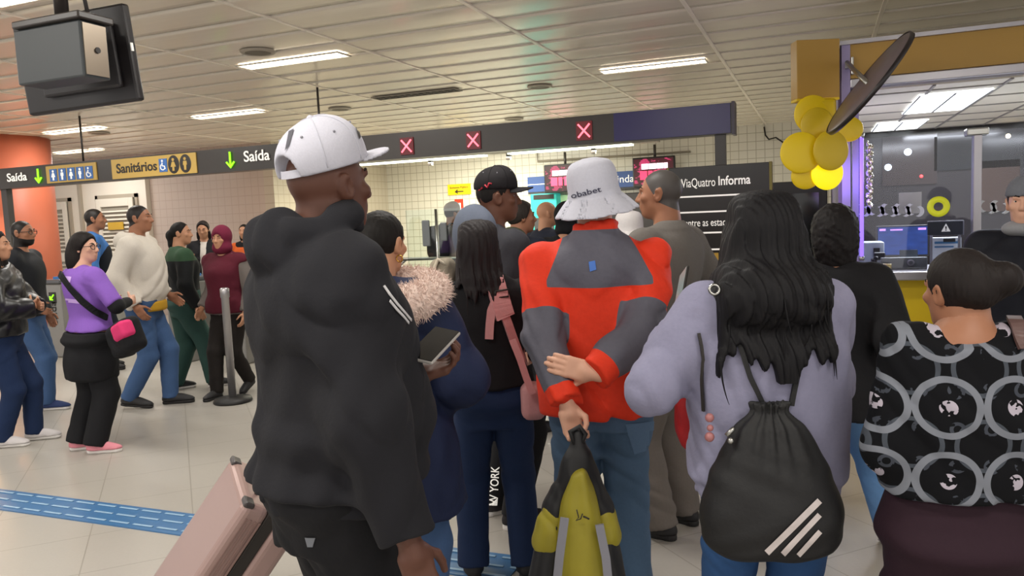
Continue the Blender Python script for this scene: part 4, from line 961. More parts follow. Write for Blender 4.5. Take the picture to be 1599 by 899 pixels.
        for i in range(strands if len(low) else 0):
            p = low[r.randrange(len(low))]; L = r.uniform(.05, .11); dx = r.uniform(-.02, .02)
            pcs.append(sweep_piece([p+A(dx*u_*u_, -.008-.006*math.sin(3*u_), .03-L*u_) for u_ in np.linspace(0, 1, 6)], [.0028, .0028, .0024, .002, .0014, .0006], 5))
        return to_mesh('hair', pcs, s.root, [hair_mat(col)])
    def surf(s, o, pts):
        """points (px, py) of the photograph dropped on the surface of one of this person's meshes, in person coordinates"""
        from mathutils.bvhtree import BVHTree
        me = o.data; t = BVHTree.FromPolygons([v.co[:] for v in me.vertices], [p.vertices[:] for p in me.polygons])
        out = []; c0 = s.W.T@(CC-s.loc)
        for px, py in pts:
            d = nrm(s.W.T@ray(px, py)); hit = t.ray_cast(Vector(c0), Vector(d))
            if hit[0] is not None: out.append((np.array(hit[0]), np.array(hit[1])))
        return out
    def strap(s, o, pts, name, m, w_=.03, th=.004, parent=None, lift=.004, world=False):
        hs = s.surf(o, pts)
        if len(hs) < 2: return None
        P = [a+n*lift for a, n in hs]; N = [n for a, n in hs]
        if world: P = [s.loc+s.W@p for p in P]; N = [s.W@n for n in N]
        return MB().tube(P, [0]*len(P), flat=(w_, th, [Vector(n) for n in N])).build(name, m, parent or s.root)
    def world(s, p): return s.loc+s.W@np.asarray(p, float)
    def patch(s, o, quad, name, m, nu=10, nv=4, lift=.003, parent=None, world=False):
        """a printed quadrilateral (photo pixels) laid on the surface of one of this person's meshes"""
        from mathutils.bvhtree import BVHTree
        (x0, y0), (x1, y1), (x2, y2), (x3, y3) = quad; bm = bmesh.new(); grid = []
        pts = []
        for j in range(nv+1):
            for i in range(nu+1):
                u, v = i/nu, j/nv; pts.append(((1-v)*((1-u)*x0+u*x1)+v*((1-u)*x3+u*x2), (1-v)*((1-u)*y0+u*y1)+v*((1-u)*y3+u*y2)))
        hs = surf_of(o, s, pts)
        vs = [bm.verts.new(h[0]+h[1]*lift) if h else None for h in hs]
        for j in range(nv):
            for i in range(nu):
                k = j*(nu+1)+i; qv = (vs[k], vs[k+1], vs[k+nu+2], vs[k+nu+1])
                if all(qv): bm.faces.new(qv).smooth = True
        me = bpy.data.meshes.new(name); bm.to_mesh(me); bm.free(); return link(name, me, parent or s.root, m)
    def print_text(s, o, body, p0, p1, height, m, lift=.003, bold=0, bend=0, parent=None):
        """lettering laid on a mesh of this person: base line from photo point p0 to p1, cap height in pixels"""
        me = text_mesh(body, 1, extrude=0, bold=bold); xs = [v.co.x for v in me.vertices]; L = max(xs)-min(xs); p0 = np.array(p0, float); d = np.array(p1, float)-p0; n = np.array([d[1], -d[0]])/np.linalg.norm(d)
        pts = [tuple(p0+d*((v.co.x-min(xs))/L)+n*(v.co.y/.7*height+bend*(1-(2*(v.co.x-min(xs))/L-1)**2))) for v in me.vertices]
        hs = surf_of(o, s, pts); me.materials.clear(); last = None
        for v, h in zip(me.vertices, hs):
            if h is None: h = last
            if h is None: continue
            v.co = h[0]+h[1]*lift; last = h
        return link('lettering', me, parent or s.root, m)
def surf_of(o, s, pts):
    from mathutils.bvhtree import BVHTree
    me = o.data; t = BVHTree.FromPolygons([v.co[:] for v in me.vertices], [p.vertices[:] for p in me.polygons]); W = s.W if s else np.eye(3); loc = s.loc if s else np.array(o.location)
    out = []; c0 = W.T@(CC-loc)
    for px, py in pts:
        hit = t.ray_cast(Vector(c0), Vector(nrm(W.T@ray(px, py)))); out.append((hit[0], hit[1]) if hit[0] is not None else None)
    return out
# ================================================================ the people
denim = cloth('denim_blue', '#405a82', .85); denim2 = cloth('denim_dark', '#1c2c4c', .85); denim3 = cloth('denim_pale', '#5f86b4', .85)
blackc = cloth('cloth_black', '#17171a', .85); charc = cloth('cloth_charcoal', '#29292d', .92); sole_w = mat('sole_white', '#d8d4d0', .6); sole_d = mat('sole_dark', '#1e1c1c', .7)
shoe_b = mat('shoe_black', '#1c1b1d', .6); shoe_w = mat('shoe_white', '#c9c4c4', .6)
def stubble(V): 
    y, z = V[:, 1], V[:, 2]
    return np.minimum(.0745-np.abs(V[:, 0]), np.minimum(-((y-.045)*.85-(z-.05)*.52), -((y+.02)*.45-(z+.045)*.9)))
def lids(V): return -np.ones(len(V))
def ball_cap(s, col, tilt=0, brim=True, back_open=False, name='cap', patch=None, size=1.0, brim_l=.085, flat=False):
    m = cloth('cap_'+col[1:], col, .8, nscale=200); Rt = Rx(tilt); c = A(0, -.012, .035)
    F = lambda f: s.hf(posed(f, c, Rt))
    cr = ell((0, 0, .012), (.083*size, .104*size, .098*size))
    cr2 = ell((0, 0, .03), (.081*size, .100*size, .082*size))
    cr3 = ell((0, .028, .052), (.076*size, .066*size, .066*size))
    dome = lambda P: smax(smin(smin(cr(P), cr2(P), .02), cr3(P), .02), .004-P[:, 2], .006)
    if back_open: d0 = dome; dome = lambda P: smax(d0(P), -ell((0, -.11, .006), (.042, .07, .052))(P), .006)
    lo, hi = s.hc-.27*s.ks, s.hc+.30*s.ks
    o = sd(name+'_crown', F(dome), lo, hi, s.vs*.75, s.root, m)
    if brim:
        def br(P):
            x, y, z = P[:, 0], P[:, 1], P[:, 2]; zz = z-.012+(.35*x*x/.08 if not flat else .1*x*x/.08)
            r = np.sqrt((x/.078)**2+((y-.07)/(brim_l+.03))**2); e = (r-1)*.07
            return np.maximum(np.maximum(e, np.abs(zz)-.0035), .06-y)
        sd(name+'_brim', F(br), lo, hi, min(s.vs*.75, .0045), s.root, m)
    fp = lambda v: s.hpt(c+Rt@A(*v))
    MB().sphere(fp((0, 0, .114*size)), .009*s.ks, 12).build(name+'_button', m, s.root)
    if s.D < 4.5:
        def on_dome(az, el):
            v = A(math.cos(el)*math.sin(az), math.cos(el)*math.cos(az), math.sin(el)); lo_, hi_ = .03, .2
            for _ in range(18):
                md = (lo_+hi_)/2
                if dome((v*md)[None]+A(0, 0, .01))[0] < 0: lo_ = md
                else: hi_ = md
            return v*(lo_+.0006)+A(0, 0, .01)
        sm = cloth('seam_'+col[1:], col, .9); mm_ = MB(); me_ = MB()
        for az in (0, 1.05, 2.09, -1.05, -2.09):
            mm_.tube([fp(on_dome(az, el)) for el in np.linspace(.02, 1.5, 12)], .0016, 5)
        for az in (.52, 1.57, 2.55, -.52, -1.57, -2.55): me_.sphere(fp(on_dome(az, .78)), .0035, 8)
        mm_.build(name+'_seam', sm, s.root); me_.build(name+'_eyelet', mat('eyelet_grey', '#8a8a92', .6), s.root)
    if back_open:
        MB().tube([fp((.046*math.sin(a)*1.0, -.098*math.cos(a*.5)-.004, .014)) for a in np.linspace(-1.2, 1.2, 9)], [0]*9, flat=(.018*s.ks, .004, [Vector(s.RH@A(math.sin(a)*.5, -1, 0)) for a in np.linspace(-1.2, 1.2, 9)])).build(name+'_strap', m, s.root)
    return fp
# ---- big man in the black hooded sweatshirt, front left
b = Fig('man', 'person in black hooded sweatshirt and white cap holding a phone', 500, 380, 1.9, 56, 1.77, g=1.25, belly=.075, skin='dark', head_psi=42, head_pitch=3, vs=.0065, shrug=.004, hdrop=.015, sw=.182)
b.hc = b.hc+b.ldir(CM[0])*.014+A(0, 0, .005)
b.la *= 1.07; b.lf *= 1.06
b.arm(1, b.local(648, 884, 1.70), hint=(.35, -1, .1), curl=.6, palm=(-1, .1, 0)); b.arm(-1, b.local(640, 590, 2.04), hint=(-.6, -.6, -.6), dir=b.ldir(.9*CM[0]+.3*CM[1]), palm=b.ldir(CM[1]-.35*CM[2]), curl=.9)
b.body()
hood = cloth('sweat_black', '#202024', .95)
b_top = b.top('sweatshirt', hood, t=.03, hem=.5, st=.026, folds=.010, seed=4, hood='big', k=.07, sleeve=.98, bumps=((.60, .045, .02), (.53, .04, .022)), band=True)
b.pants('trousers', blackc, t=.015, folds=.007); b.shoes(shoe_b, sole_d)
fp = ball_cap(b, '#bfbfca', tilt=.2, back_open=True, flat=True, size=1.07, brim_l=.09)
# ---- man in the red and grey jacket with the white bucket hat
r_ = Fig('man', 'person in red and grey jacket and white bucket hat, hands behind back', 928, 340, 2.85, 2, 1.73, g=1.10, skin='fair', head_psi=-4, vs=.0085, sw=.205, hdrop=.02)
r_.sh = {k: v-A(k*.004, 0, .018) for k, v in r_.sh.items()}
r_.arm(-1, r_.local(884, 628, 2.6), hint=(-1, .1, -.3), dir=r_.ldir(-CM[1]*.95+CM[0]*.25), palm=r_.ldir(-CM[2]+.3*CM[0]), curl=1.3, thumb='in')
r_.arm(1, r_.local(930, 583, 2.58), hint=(1, .1, -.3), dir=r_.ldir(-CM[0]+.25*CM[1]), palm=r_.ldir(CM[2]), curl=.45)
r_.body()
def red_reg(V):
    h = r_.h; z, x, y = V[:, 2], V[:, 0], V[:, 1]
    yoke = np.minimum(np.minimum(z-.745*h-.25*x*x, .862*h-z+0*x), .185-np.abs(x)-.0*z); yoke = np.minimum(yoke, .0-y)
    yoke = np.minimum(yoke, (.11+.45*(.86*h-z)-np.abs(x))*.9)
    d = np.full(len(V), -1.)
    for k in (1, -1):
        e, w_, S0 = r_.hands[k]['e'], r_.hands[k]['w'], r_.sh[k]
        a = (V-S0)@nrm(e-S0)-.205; a = np.minimum(a, .095-cap(S0, e, 0)(V)); bq = np.minimum((V-w_)@nrm(e-w_)-.05, .085-cap(e, w_, 0)(V)); d = np.maximum(d, np.maximum(a, bq))
    return np.maximum(yoke, d)
redm_ = cloth('jacket_red', '#d6361c', .7, col2='#595863', nscale=60, namt=.1)
r_top = r_.top('jacket', redm_, t=.03, hem=.475, flare=.02, st=.022, folds=.011, loose=.96, seed=9, region=red_reg, collar=.085, k=.022)
r_.pants('jeans', denim3 if False else cloth('denim_mid', '#4d6580', .85), t=.014, folds=.007, seed=8); r_.shoes(shoe_w, sole_w); r_.hair('short', '#8a8078')
hatm = cloth('hat_white', '#bfc0cc', .85, nscale=120)
def bucket(s, c=A(0, -.012, .03), m=hatm, tilt=0, brim=.064, name='hat', roll=0):
    Rt = Ry(roll)@Rx(tilt); crown = loft([(-.02, .093, .109, .109), (.055, .092, .106, .106), (.088, .084, .097, .097), (.11, .066, .077, .077), (.122, .03, .04, .04)], 2, .012)
    def brf(P):
        z = P[:, 2]; t_ = np.clip((-.012-z)/.062, 0, 1); rr = np.hypot(P[:, 0]/.93, P[:, 1]/1.08); tgt = .094+brim*t_**.85
        return np.maximum(np.abs(rr-tgt)*.62-.0045, np.maximum(z+.002, -.076-z))
    f = s.hf(posed(lambda P: smin(crown(P), brf(P)+.0015*np.sin(np.arctan2(P[:, 0], P[:, 1])*9), .008), c, Rt)); return sd(name, f, s.hc-.30*s.ks, s.hc+.30*s.ks, min(s.vs*.75, .006), s.root, m)
r_hat = bucket(r_, tilt=.1, roll=-.13)
# ---- woman in the lavender grey hooded sweatshirt with the drawstring bag
w_ = Fig('woman', 'person in lavender grey hooded sweatshirt carrying black drawstring bag', 1192, 400, 2.15, 4, 1.58, g=1.08, fem=True, hips=1.12, skin='tan', head_psi=8, head_pitch=-6, vs=.007)
w_.arm(-1, w_.local(1050, 520, 2.30), hint=(-.75, -.5, -1), curl=.7, palm=(1, 0, .4)); w_.arm(1, w_.local(1262, 702, 2.42), hint=(1, -.35, -.3), curl=.5)
w_.body()
lavg = cloth('sweat_lavender', '#8988a0', .95)
w_top = w_.top('sweatshirt', lavg, t=.022, hem=.475, st=.022, folds=.009, loose=1.0, seed=12, hood='down', band=True, k=.04)
w_.pants('jeans', cloth('denim_w', '#2e4f7c', .85), t=.012, folds=.006, seed=5); w_.shoes(shoe_w, sole_w)
w_.long_hair('#100f12', .285, .15, top_w=.1, seed=3, thick=.026, notch=.12)
# ---- woman in the navy coat with the fur hood
n_ = Fig('woman', 'person in navy coat with pale fur hood and gold earring', 594, 395, 2.6, 20, 1.58, g=1.1, fem=True, skin='tan', head_psi=26, head_pitch=-5, vs=.008)
n_.arm(1, n_.local(700, 620, 2.75), hint=(1, -.6, -.5), curl=.6); n_.arm(-1, n_.sh[-1]+A(.05, .22, -.3), hint=(-1, -.4, -.5))
n_.body()
navy = cloth('coat_navy', '#1b2441', .75, nscale=50, namt=.1)
n_.top('coat', navy, t=.035, hem=.37, flare=.05, st=.03, folds=.009, seed=21, k=.045)
n_.pants('jeans', denim, t=.01); n_.shoes(shoe_w, sole_w)
fur_m = mat('fur_pale', '#d6bfb4', .95, nscale=60, namt=.25, bump=.5)
nfc = n_.hc+A(0, -.02, -.165)+n_.ldir(CM[0])*.045
def furf(P):
    q = P-nfc-A(0, -.03, -.0); R = np.hypot(q[:, 0]/1.25, q[:, 1]+.02); th = np.arctan2(q[:, 0], q[:, 1])
    d = np.sqrt((R-.112)**2+(q[:, 2]+.0-.25*q[:, 1])**2)-.056
    return d+.006*np.sin(th*23+q[:, 2]*60)*np.sin(q[:, 2]*95+th*7)+.004*np.sin(P[:, 0]*190)*np.sin(P[:, 1]*170)*np.sin(P[:, 2]*180)
nfur = sd('fur_hood', furf, nfc-.26, nfc+.26, .006, n_.root, fur_m)
bm = bmesh.new(); rg = random.Random(2)
for p in list(nfur.data.polygons)[::3]:
    c = Vector(p.center); nn = p.normal; d = (nn+Vector((rg.uniform(-.5, .5), rg.uniform(-.5, .5), rg.uniform(-.7, .2)))).normalized(); l = rg.uniform(.012, .024); sd_ = nn.orthogonal().normalized()*.0016
    v = [bm.verts.new(c-sd_), bm.verts.new(c+sd_), bm.verts.new(c+d*l)]; bm.faces.new(v)
me = bpy.data.meshes.new('fur_hairs'); bm.to_mesh(me); bm.free(); fh = link('fur_hairs', me, nfur, fur_m); fh['kind'] = 'stuff'
n_.hair('back', '#14110f', extra=lambda P: ell((-.01, -.1, -.045), (.052, .05, .075))(P), grow=.003)
n_.earring = MB().lathe([(.011, -.002), (.0135, 0), (.011, .002), (.0085, 0), (.011, -.002)], n_.hpt((.08, -.01, -.055)), 20, Matrix.Rotation(PI/2, 3, 'X')).build('earring', mat('gold', '#c79a4a', .25, 1), n_.root)
# ---- woman with the pink backpack worn on her front
p_ = Fig('woman', 'person in black top and dark jeans with a pink backpack strap', 758, 390, 3.25, -2, 1.53, g=1.06, fem=True, hips=1.1, skin='fair', head_psi=6, vs=.009)
p_.hc = p_.hc-p_.ldir(CM[0])*.03; p_.foot(1, (.115, 0, 0), 6); p_.foot(-1, (-.115, .02, 0), -6)
p_.arm(1, p_.sh[1]+A(.05, .22, -.3), hint=(.8, -.6, -.5)); p_.arm(-1, p_.sh[-1]+A(-.04, .22, -.3), hint=(-.8, -.6, -.5))
p_.body(); p_top = p_.top('top', cloth('top_black', '#141316', .85), t=.022, hem=.555, st=.014, seed=31, folds=.007)
p_.pants('jeans', denim2, t=.006, flare=.02, waist=.60, seed=32); p_.shoes(shoe_b, sole_d)
p_.long_hair('#1a1416', .20, .10, seed=7)
# ---- tall man in the black cap
c_ = Fig('man', 'person in black cap looking right, blue grey hood on the shoulders', 772, 300, 3.85, 62, 1.76, g=1.05, skin='darkbrown', head_psi=82, vs=.01)
c_.arm(1, c_.sh[1]+A(.02, .2, -.35)); c_.body(); c_.top('jacket', cloth('jacket_slate', '#34343a', .85), t=.028, st=.02, hem=.47, seed=41, folds=.006)
hf_ = lambda P: ell(A(0, -.12, .835*c_.h), (.15, .10, .15))(P)
sd('hood', folded(hf_, .006, (14, 14, 12), 3), A(-.3, -.4, 1.2), A(.3, .2, 1.75), c_.vs, c_.root, cloth('hood_slate_blue', '#5d6473', .9))
cp = c_.pants('trousers', cloth('track_black', '#151518', .8), t=.016, seed=43, folds=.004); c_.shoes(cloth('shoe_charcoal', '#2d2a2c'), sole_w); c_.hair('short', '#151110', grow=-.004)
ball_cap(c_, '#1d1b1e', tilt=-.02)
ccr = [q for q in c_.root.children if q.name.startswith('cap_crown')][0]
# ---- man in the grey sweater
g_ = Fig('man', 'person in grey sweater looking left past the bucket hat', 1036, 320, 3.65, -48, 1.74, g=1.12, skin='brown', head_psi=-66, hairskin='#4a4644', vs=.0095)
g_.arm(1, g_.sh[1]+A(.07, .1, -.42), hint=(.4, -1, 0)); g_.body(region=stubble); g_top = g_.top('sweater', cloth('sweater_grey', '#6d6965', .95), t=.024, st=.02, hem=.49, seed=51, folds=.006, collar=.02)
g_.pants('trousers', cloth('trousers_grey', '#6e6761', .85), t=.018, seed=52, folds=.005); g_.shoes(shoe_b, sole_d)
# ---- woman with the bun and patterned blouse
u_ = Fig('woman', 'person in black blouse with grey ring pattern and plum trousers', 1500, 455, 1.85, 8, 1.42, g=1.1, fem=True, hips=1.04, skin='brown', head_psi=-14, head_pitch=-4, vs=.0068, shrug=.055, sw=.122)
u_.arm(-1, u_.sh[-1]+A(.0, .17, -.3), hint=(-.3, -1, 0)); u_.arm(1, u_.sh[1]+A(.05, .18, -.26), hint=(.8, -.6, -.3)); u_.body()
t = NT('blouse_rings'); ob = t.obj(); sp = t.n('ShaderNodeSeparateXYZ'); t.l(ob, sp.inputs[0])
def _ringset(sx, sz, ox, oz, r0, wd):
    fx = t.math('SUBTRACT', t.math('FRACT', t.math('ADD', t.math('DIVIDE', sp.outputs[0], sx), 50+ox)), .5); fz = t.math('SUBTRACT', t.math('FRACT', t.math('ADD', t.math('DIVIDE', sp.outputs[2], sz), 50+oz)), .5)
    rr = t.math('SQRT', t.math('ADD', t.math('MULTIPLY', t.math('MULTIPLY', fx, sx), t.math('MULTIPLY', fx, sx)), t.math('MULTIPLY', t.math('MULTIPLY', fz, sz), t.math('MULTIPLY', fz, sz))))
    return t.math('LESS_THAN', t.math('ABSOLUTE', t.math('SUBTRACT', rr, r0)), wd)
a1 = _ringset(.14, .17, .02, .17, .063, .0075); a2 = _ringset(.14, .17, .52, .67, .056, .005); a3 = _ringset(.14, .17, .02, .17, .009, .009); a4 = _ringset(.07, .085, .3, .4, .013, .004)
nz = t.noise(45, 2); col = t.mix(t.math('MULTIPLY', a2, .6), lin('#0a0b0f'), lin('#565c66')); col = t.mix(t.math('MULTIPLY', a4, t.math('GREATER_THAN', nz, .5)), col, lin('#3d414a')); col = t.mix(a1, col, lin('#757982')); col = t.mix(t.math('MULTIPLY', a3, t.math('GREATER_THAN', nz, .46)), col, lin('#a9a2ae'))
t.l(col, t.b.inputs['Base Color']); t.b.inputs['Roughness'].default_value = .9; t.b.inputs['Specular IOR Level'].default_value = .2
u_top = u_.top('blouse', t.m, t=.02, hem=.60, st=.016, sleeve=.85, folds=.007, seed=61, wid=1.02, loose=.95, neck=.85)
u_.pants('trousers', cloth('trousers_plum', '#2a1822', .8), t=.02, flare=.05, waist=.62, folds=.005, seed=62); u_.shoes(shoe_b, sole_d)
u_.hair('back', '#1a1413', grow=.006, extra=lambda P: smin(ell((.06, -.095, .03), (.055, .055, .05))(P), ell((0, -.08, .0), (.06, .04, .05))(P), .03))
# ---- dark-haired woman walking to the right
d_ = Fig('woman', 'person in black jacket and pale jeans walking toward the kiosk', 1304, 400, 3.25, 18, 1.52, g=1.08, fem=True, skin='brown', head_psi=20, vs=.0095)
d_.arm(-1, d_.sh[-1]+A(-.04, .1, -.42)); d_.arm(1, d_.sh[1]+A(.09, -.03, -.42)); q = d_.local(1390, 862, 3.42)
d_.foot(1, (q[0]-.02, q[1]-.02, 0), 10, 30); d_.foot(-1, (-.05, .22, 0), -4); d_.body(); d_.top('jacket', cloth('jacket_black', '#19191c', .85), t=.034, st=.028, hem=.44, flare=.05, seed=71, folds=.006)
d_.pants('jeans', denim3, t=.012, seed=72); d_.shoes(shoe_w, sole_w); d_.hair('full', '#151213', grow=.026, extra=lambda P: smin(ell((0, -.05, -.04), (.105, .085, .11))(P)+.004*np.sin(P[:, 0]*110)*np.sin(P[:, 2]*120)*np.sin(P[:, 1]*110), ell((0, -.04, -.12), (.09, .07, .07))(P), .03))
# ---- person in the grey beanie by the kiosk
k_ = Fig('woman', 'person in grey beanie and dark padded jacket standing by the kiosk counter', 1604, 330, 3.55, -128, 1.62, g=1.2, fem=True, skin='fair', head_psi=-140, vs=.01)
k_.body(); k_.top('jacket', cloth('jacket_midnight', '#14161f', .7), t=.045, st=.035, hem=.45, collar=.06, seed=81, folds=.007); k_.pants('trousers', blackc); k_.shoes(shoe_b, sole_d)
sd('beanie', k_.hf(lambda P: smax(ell((0, -.01, .035), (.086, .106, .098))(P), .03-P[:, 2], .008)+.0015*np.sin(np.arctan2(P[:, 0], P[:, 1])*40)), k_.hc-.2, k_.hc+.2, .006, k_.root, cloth('beanie_grey', '#6d7078', .95)); k_.hair('back', '#2a2220')
sd('scarf', k_.hf(ell((0, .0, -.125), (.1, .1, .045))), k_.hc-.25, k_.hc+.2, .008, k_.root, cloth('scarf_grey', '#8b8c90', .95))
# ================ people around the turnstiles
# woman in the purple t-shirt
v_ = Fig('woman', 'person in purple t-shirt and glasses with a black shoulder bag', 132, 420, 5.58, 38, 1.56, g=1.2, fem=True, hips=1.08, skin='fair', head_psi=98, vs=.012)
v_.arm(1, v_.sh[1]+A(-.02, .24, -.2), hint=(1, -.5, -.6)); v_.arm(-1, v_.sh[-1]+A(.1, .22, -.22), hint=(-1, -.4, -.6))
q1 = v_.local(125, 700, 5.65); q2 = v_.local(152, 708, 5.55); v_.foot(-1, (q1[0], q1[1], 0), 40); v_.foot(1, (q2[0], q2[1], 0), 48)
v_.body(); v_.top('undershirt', blackc, t=.004, st=.004, hem=.6, sleeve=.95, folds=0); v_top = v_.top('t_shirt', cloth('tee_purple', '#845bb4', .85), t=.016, st=.016, hem=.555, sleeve=.46, seed=91, folds=.005)
v_.pants('trousers', blackc, t=.02, flare=.01, seed=92, waist=.535)
sd('jacket_at_waist', folded(loft([(.33*1.56, .19, .15, .19), (.42*1.56, .205, .15, .19), (.525*1.56, .165, .125, .145), (.545*1.56, .13, .09, .11)], 2.2), .008, (16, 16, 8), 5), A(-.3, -.3, .42), A(.3, .3, .95), .012, v_.root, blackc)
v_.shoes(cloth('shoe_pink', '#d98a96', .7), sole_w); v_.hair('parted', '#17110f', grow=.012, extra=lambda P: smin(smax(ell((0, -.07, -.08), (.105, .085, .16))(P), P[:, 1]-.02, .01), ell((-.03, -.1, -.15), (.07, .055, .09))(P), .03))
m = MB()
for sx in (1, -1): m.tube([v_.hpt((sx*.033+.025*math.cos(a), .1-.012*abs(math.cos(a)), .004+.02*math.sin(a))) for a in np.linspace(0, 2*PI, 15)], .0028, 6)
m.tube([v_.hpt((.06, .092, .008)), v_.hpt((.08, -.005, .01))], .0028, 6).tube([v_.hpt((-.06, .092, .008)), v_.hpt((-.08, -.005, .01))], .0028, 6).tube([v_.hpt((-.01, .102, .006)), v_.hpt((.01, .102, .006))], .0028, 6).build('glasses', blk, v_.root)
# man in the white hooded sweatshirt
h_ = Fig('man', 'person in white hooded sweatshirt and blue jeans walking right', 218, 380, 6.83, 84, 1.79, g=1.16, belly=.04, skin='brown', head_psi=88, hairskin='#1a1412', vs=.013)
h_.arm(1, h_.sh[1]+A(.04, .02, -.5), hint=(.3, -1, 0)); h_.arm(-1, h_.sh[-1]+A(-.03, .14, -.46)); h_.foot(1, (.06, -.18, 0), 4, 8); h_.foot(-1, (-.06, .14, 0), -4, 0)
h_.body(region=stubble); h_.top('sweatshirt', cloth('sweat_white', '#cfc8bd', .9), t=.028, st=.026, hem=.5, seed=101, folds=.008, hood='down', band=True); h_.pants('jeans', denim, t=.014, seed=102); h_.shoes(shoe_b, sole_d)
sd('undershirt', loft([(.48*1.79, .178, .178, .145), (.53*1.79, .178, .178, .145)], 2.3), A(-.3, -.3, .8), A(.3, .3, 1.0), .012, h_.root, cloth('tee_mustard', '#b98f2a', .9))
# woman in green and black
e_ = Fig('woman', 'person in black and green jacket and green trousers walking right', 284, 410, 7.55, 52, 1.63, g=1.12, fem=True, skin='tan', head_psi=86, vs=.014)
e_.foot(-1, (-.08, -.12, 0), 4); e_.foot(1, (.1, .2, 0), 6); e_.body()
eg = lambda V: V[:, 2]-.775*1.63
e_.top('jacket', cloth('jacket_two_tone', '#16181a', .8, col2='#2f4a34'), t=.024, st=.022, hem=.54, seed=111, region=eg, collar=.03); e_.pants('trousers', cloth('trousers_green', '#2f4a44', .85), t=.022, seed=112, flare=.012); e_.shoes(shoe_b, sole_w); e_.hair('back', '#120f0e', extra=lambda P: smin(ell((0, -.11, -.02), (.05, .05, .06))(P), ell((0, -.1, -.1), (.045, .045, .08))(P), .02))
# woman in the maroon hood
m_ = Fig('woman', 'person in maroon hood and vest with grey sleeves facing the camera', 350, 410, 7.2, 196, 1.56, g=1.12, fem=True, skin='tan', head_psi=192, vs=.013)
m_.foot(1, (.07, .16, 0), 4); m_.foot(-1, (-.08, -.16, 0), -4, 20); m_.arm(1, m_.sh[1]+A(.06, .08, -.42)); m_.body(); m_.top('sweatshirt', cloth('sweat_grey2', '#716a66'), t=.014, st=.02, hem=.49, seed=121); m_.top('vest', cloth('vest_maroon', '#561c2a', .9), t=.034, st=.026, hem=.5, sleeve=.02, seed=122, folds=.005); m_.pants('trousers', cloth('trousers_soot', '#25211f'), t=.012); m_.shoes(shoe_b, sole_d)
sd('hood', m_.hf(lambda P: smax(smin(ell((0, -.02, .03), (.096, .112, .115))(P), ell((0, -.01, -.09), (.1, .1, .07))(P), .04), -ell((0, .13, -.02), (.062, .1, .085))(P), .015)), m_.hc-.25, m_.hc+.22, .01, m_.root, cloth('hood_maroon', '#6b2038', .9))
# far woman in black jacket facing us
f_ = Fig('woman', 'far person in open black jacket and white top facing the camera', 318, 365, 10.4, 172, 1.66, fem=True, skin='tan', head_psi=170, head_pitch=-12, vs=.017)
f_.arm(1, f_.sh[1]+A(-.08, .26, -.18)); f_.arm(-1, f_.sh[-1]+A(.08, .26, -.2)); f_.body(); f_.top('top', cloth('top_white', '#c4bcb4'), t=.008, hem=.56, st=.004); f_.top('jacket', blackc, t=.025, st=.02, hem=.53, cut=[lambda P: -np.maximum(np.abs(P[:, 0])-.035, .0-P[:, 1])]); f_.pants('trousers', blackc); f_.shoes(shoe_b, sole_d); f_.hair('back', '#1b1210', grow=.006, extra=lambda P: smax(ell((0, -.02, -.09), (.1, .07, .12))(P), plane((0, .0, 0), (0, 1, 0))(P), .01))
# far person in the orange vest
o_ = Fig('person', 'far person with orange vest half hidden by the black hood', 383, 380, 11.2, 176, 1.6, fem=True, skin='tan', head_psi=180, vs=.018)
o_.body(); o_.top('sweater', blackc, t=.012, hem=.5); o_.top('vest', cloth('vest_orange', '#d2622e'), t=.024, hem=.52, sleeve=.06, neck=.80); o_.pants('trousers', blackc); o_.shoes(shoe_b, sole_d); o_.hair('back', '#15100f', extra=lambda P: ell((0, -.03, -.08), (.085, .06, .1))(P))
# left edge: woman with folded arms, bearded man, man in the blue shirt
a_ = Fig('woman', 'person in black leather jacket with folded arms at the left edge', -8, 400, 5.75, 78, 1.6, fem=True, g=1.1, skin='tan', head_psi=80, vs=.012)
a_.arm(1, a_.sh[1]+A(-.1, .24, -.26), hint=(1, -.4, -.6), dir=(-1, .15, .35), palm=(.1, -1, 0), curl=.25); a_.arm(-1, a_.sh[-1]+A(.12, .25, -.25), hint=(-1, -.4, -.6))
q = a_.local(20, 694, 5.75); a_.foot(-1, (-.08, .12, 0), -4); a_.foot(1, (.07, -.04, 0), 6); a_.body(); lea = mat('leather_black', '#17171a', .35, nscale=20, namt=.2, bump=.3); a_.top('jacket', lea, t=.035, st=.035, hem=.52, folds=.012, seed=131, fr=(16, 16, 16)); a_.pants('jeans', denim2, t=.013); a_.shoes(shoe_w, sole_w); a_.long_hair('#1c1412', .36, .12, seed=4, strands=6)
z_ = Fig('man', 'person with glasses in dark jacket and jeans before the orange column', 34, 380, 6.9, 82, 1.7, skin='brown', head_psi=92, g=1.02, hairskin='#191412', vs=.013)
z_.foot(1, (.07, .12, 0), 4); z_.foot(-1, (-.07, -.12, 0), -4, 12); z_.arm(1, z_.sh[1]+A(.06, .16, -.4))
z_.body(region=lambda V: np.maximum(stubble(V), np.minimum(-.06-V[:, 2]+.25*np.maximum(.06-V[:, 1], 0), .04-np.abs(V[:, 2]+.085)))); z_.top('jacket', cloth('jacket_dusk', '#1d1f24', .7), t=.03, st=.024, hem=.5, seed=141); z_.pants('jeans', denim, t=.014, seed=142); z_.shoes(cloth('shoe_navy', '#2a3860', .7), sole_w)
m = MB()
for sx in (1, -1): m.tube([z_.hpt((sx*.033+.024*math.cos(a), .1-.012*abs(math.cos(a)), .004+.018*math.sin(a))) for a in np.linspace(0, 2*PI, 13)], .0028, 6).tube([z_.hpt((sx*.058, .092, .008)), z_.hpt((sx*.08, -.005, .01))], .0028, 6)
m.build('glasses', blk, z_.root)
l_ = Fig('man', 'person in blue shirt and dark vest behind the purple t-shirt', 146, 350, 8.8, 62, 1.84, skin='brown', head_psi=70, hairskin='#1d1714', vs=.016)
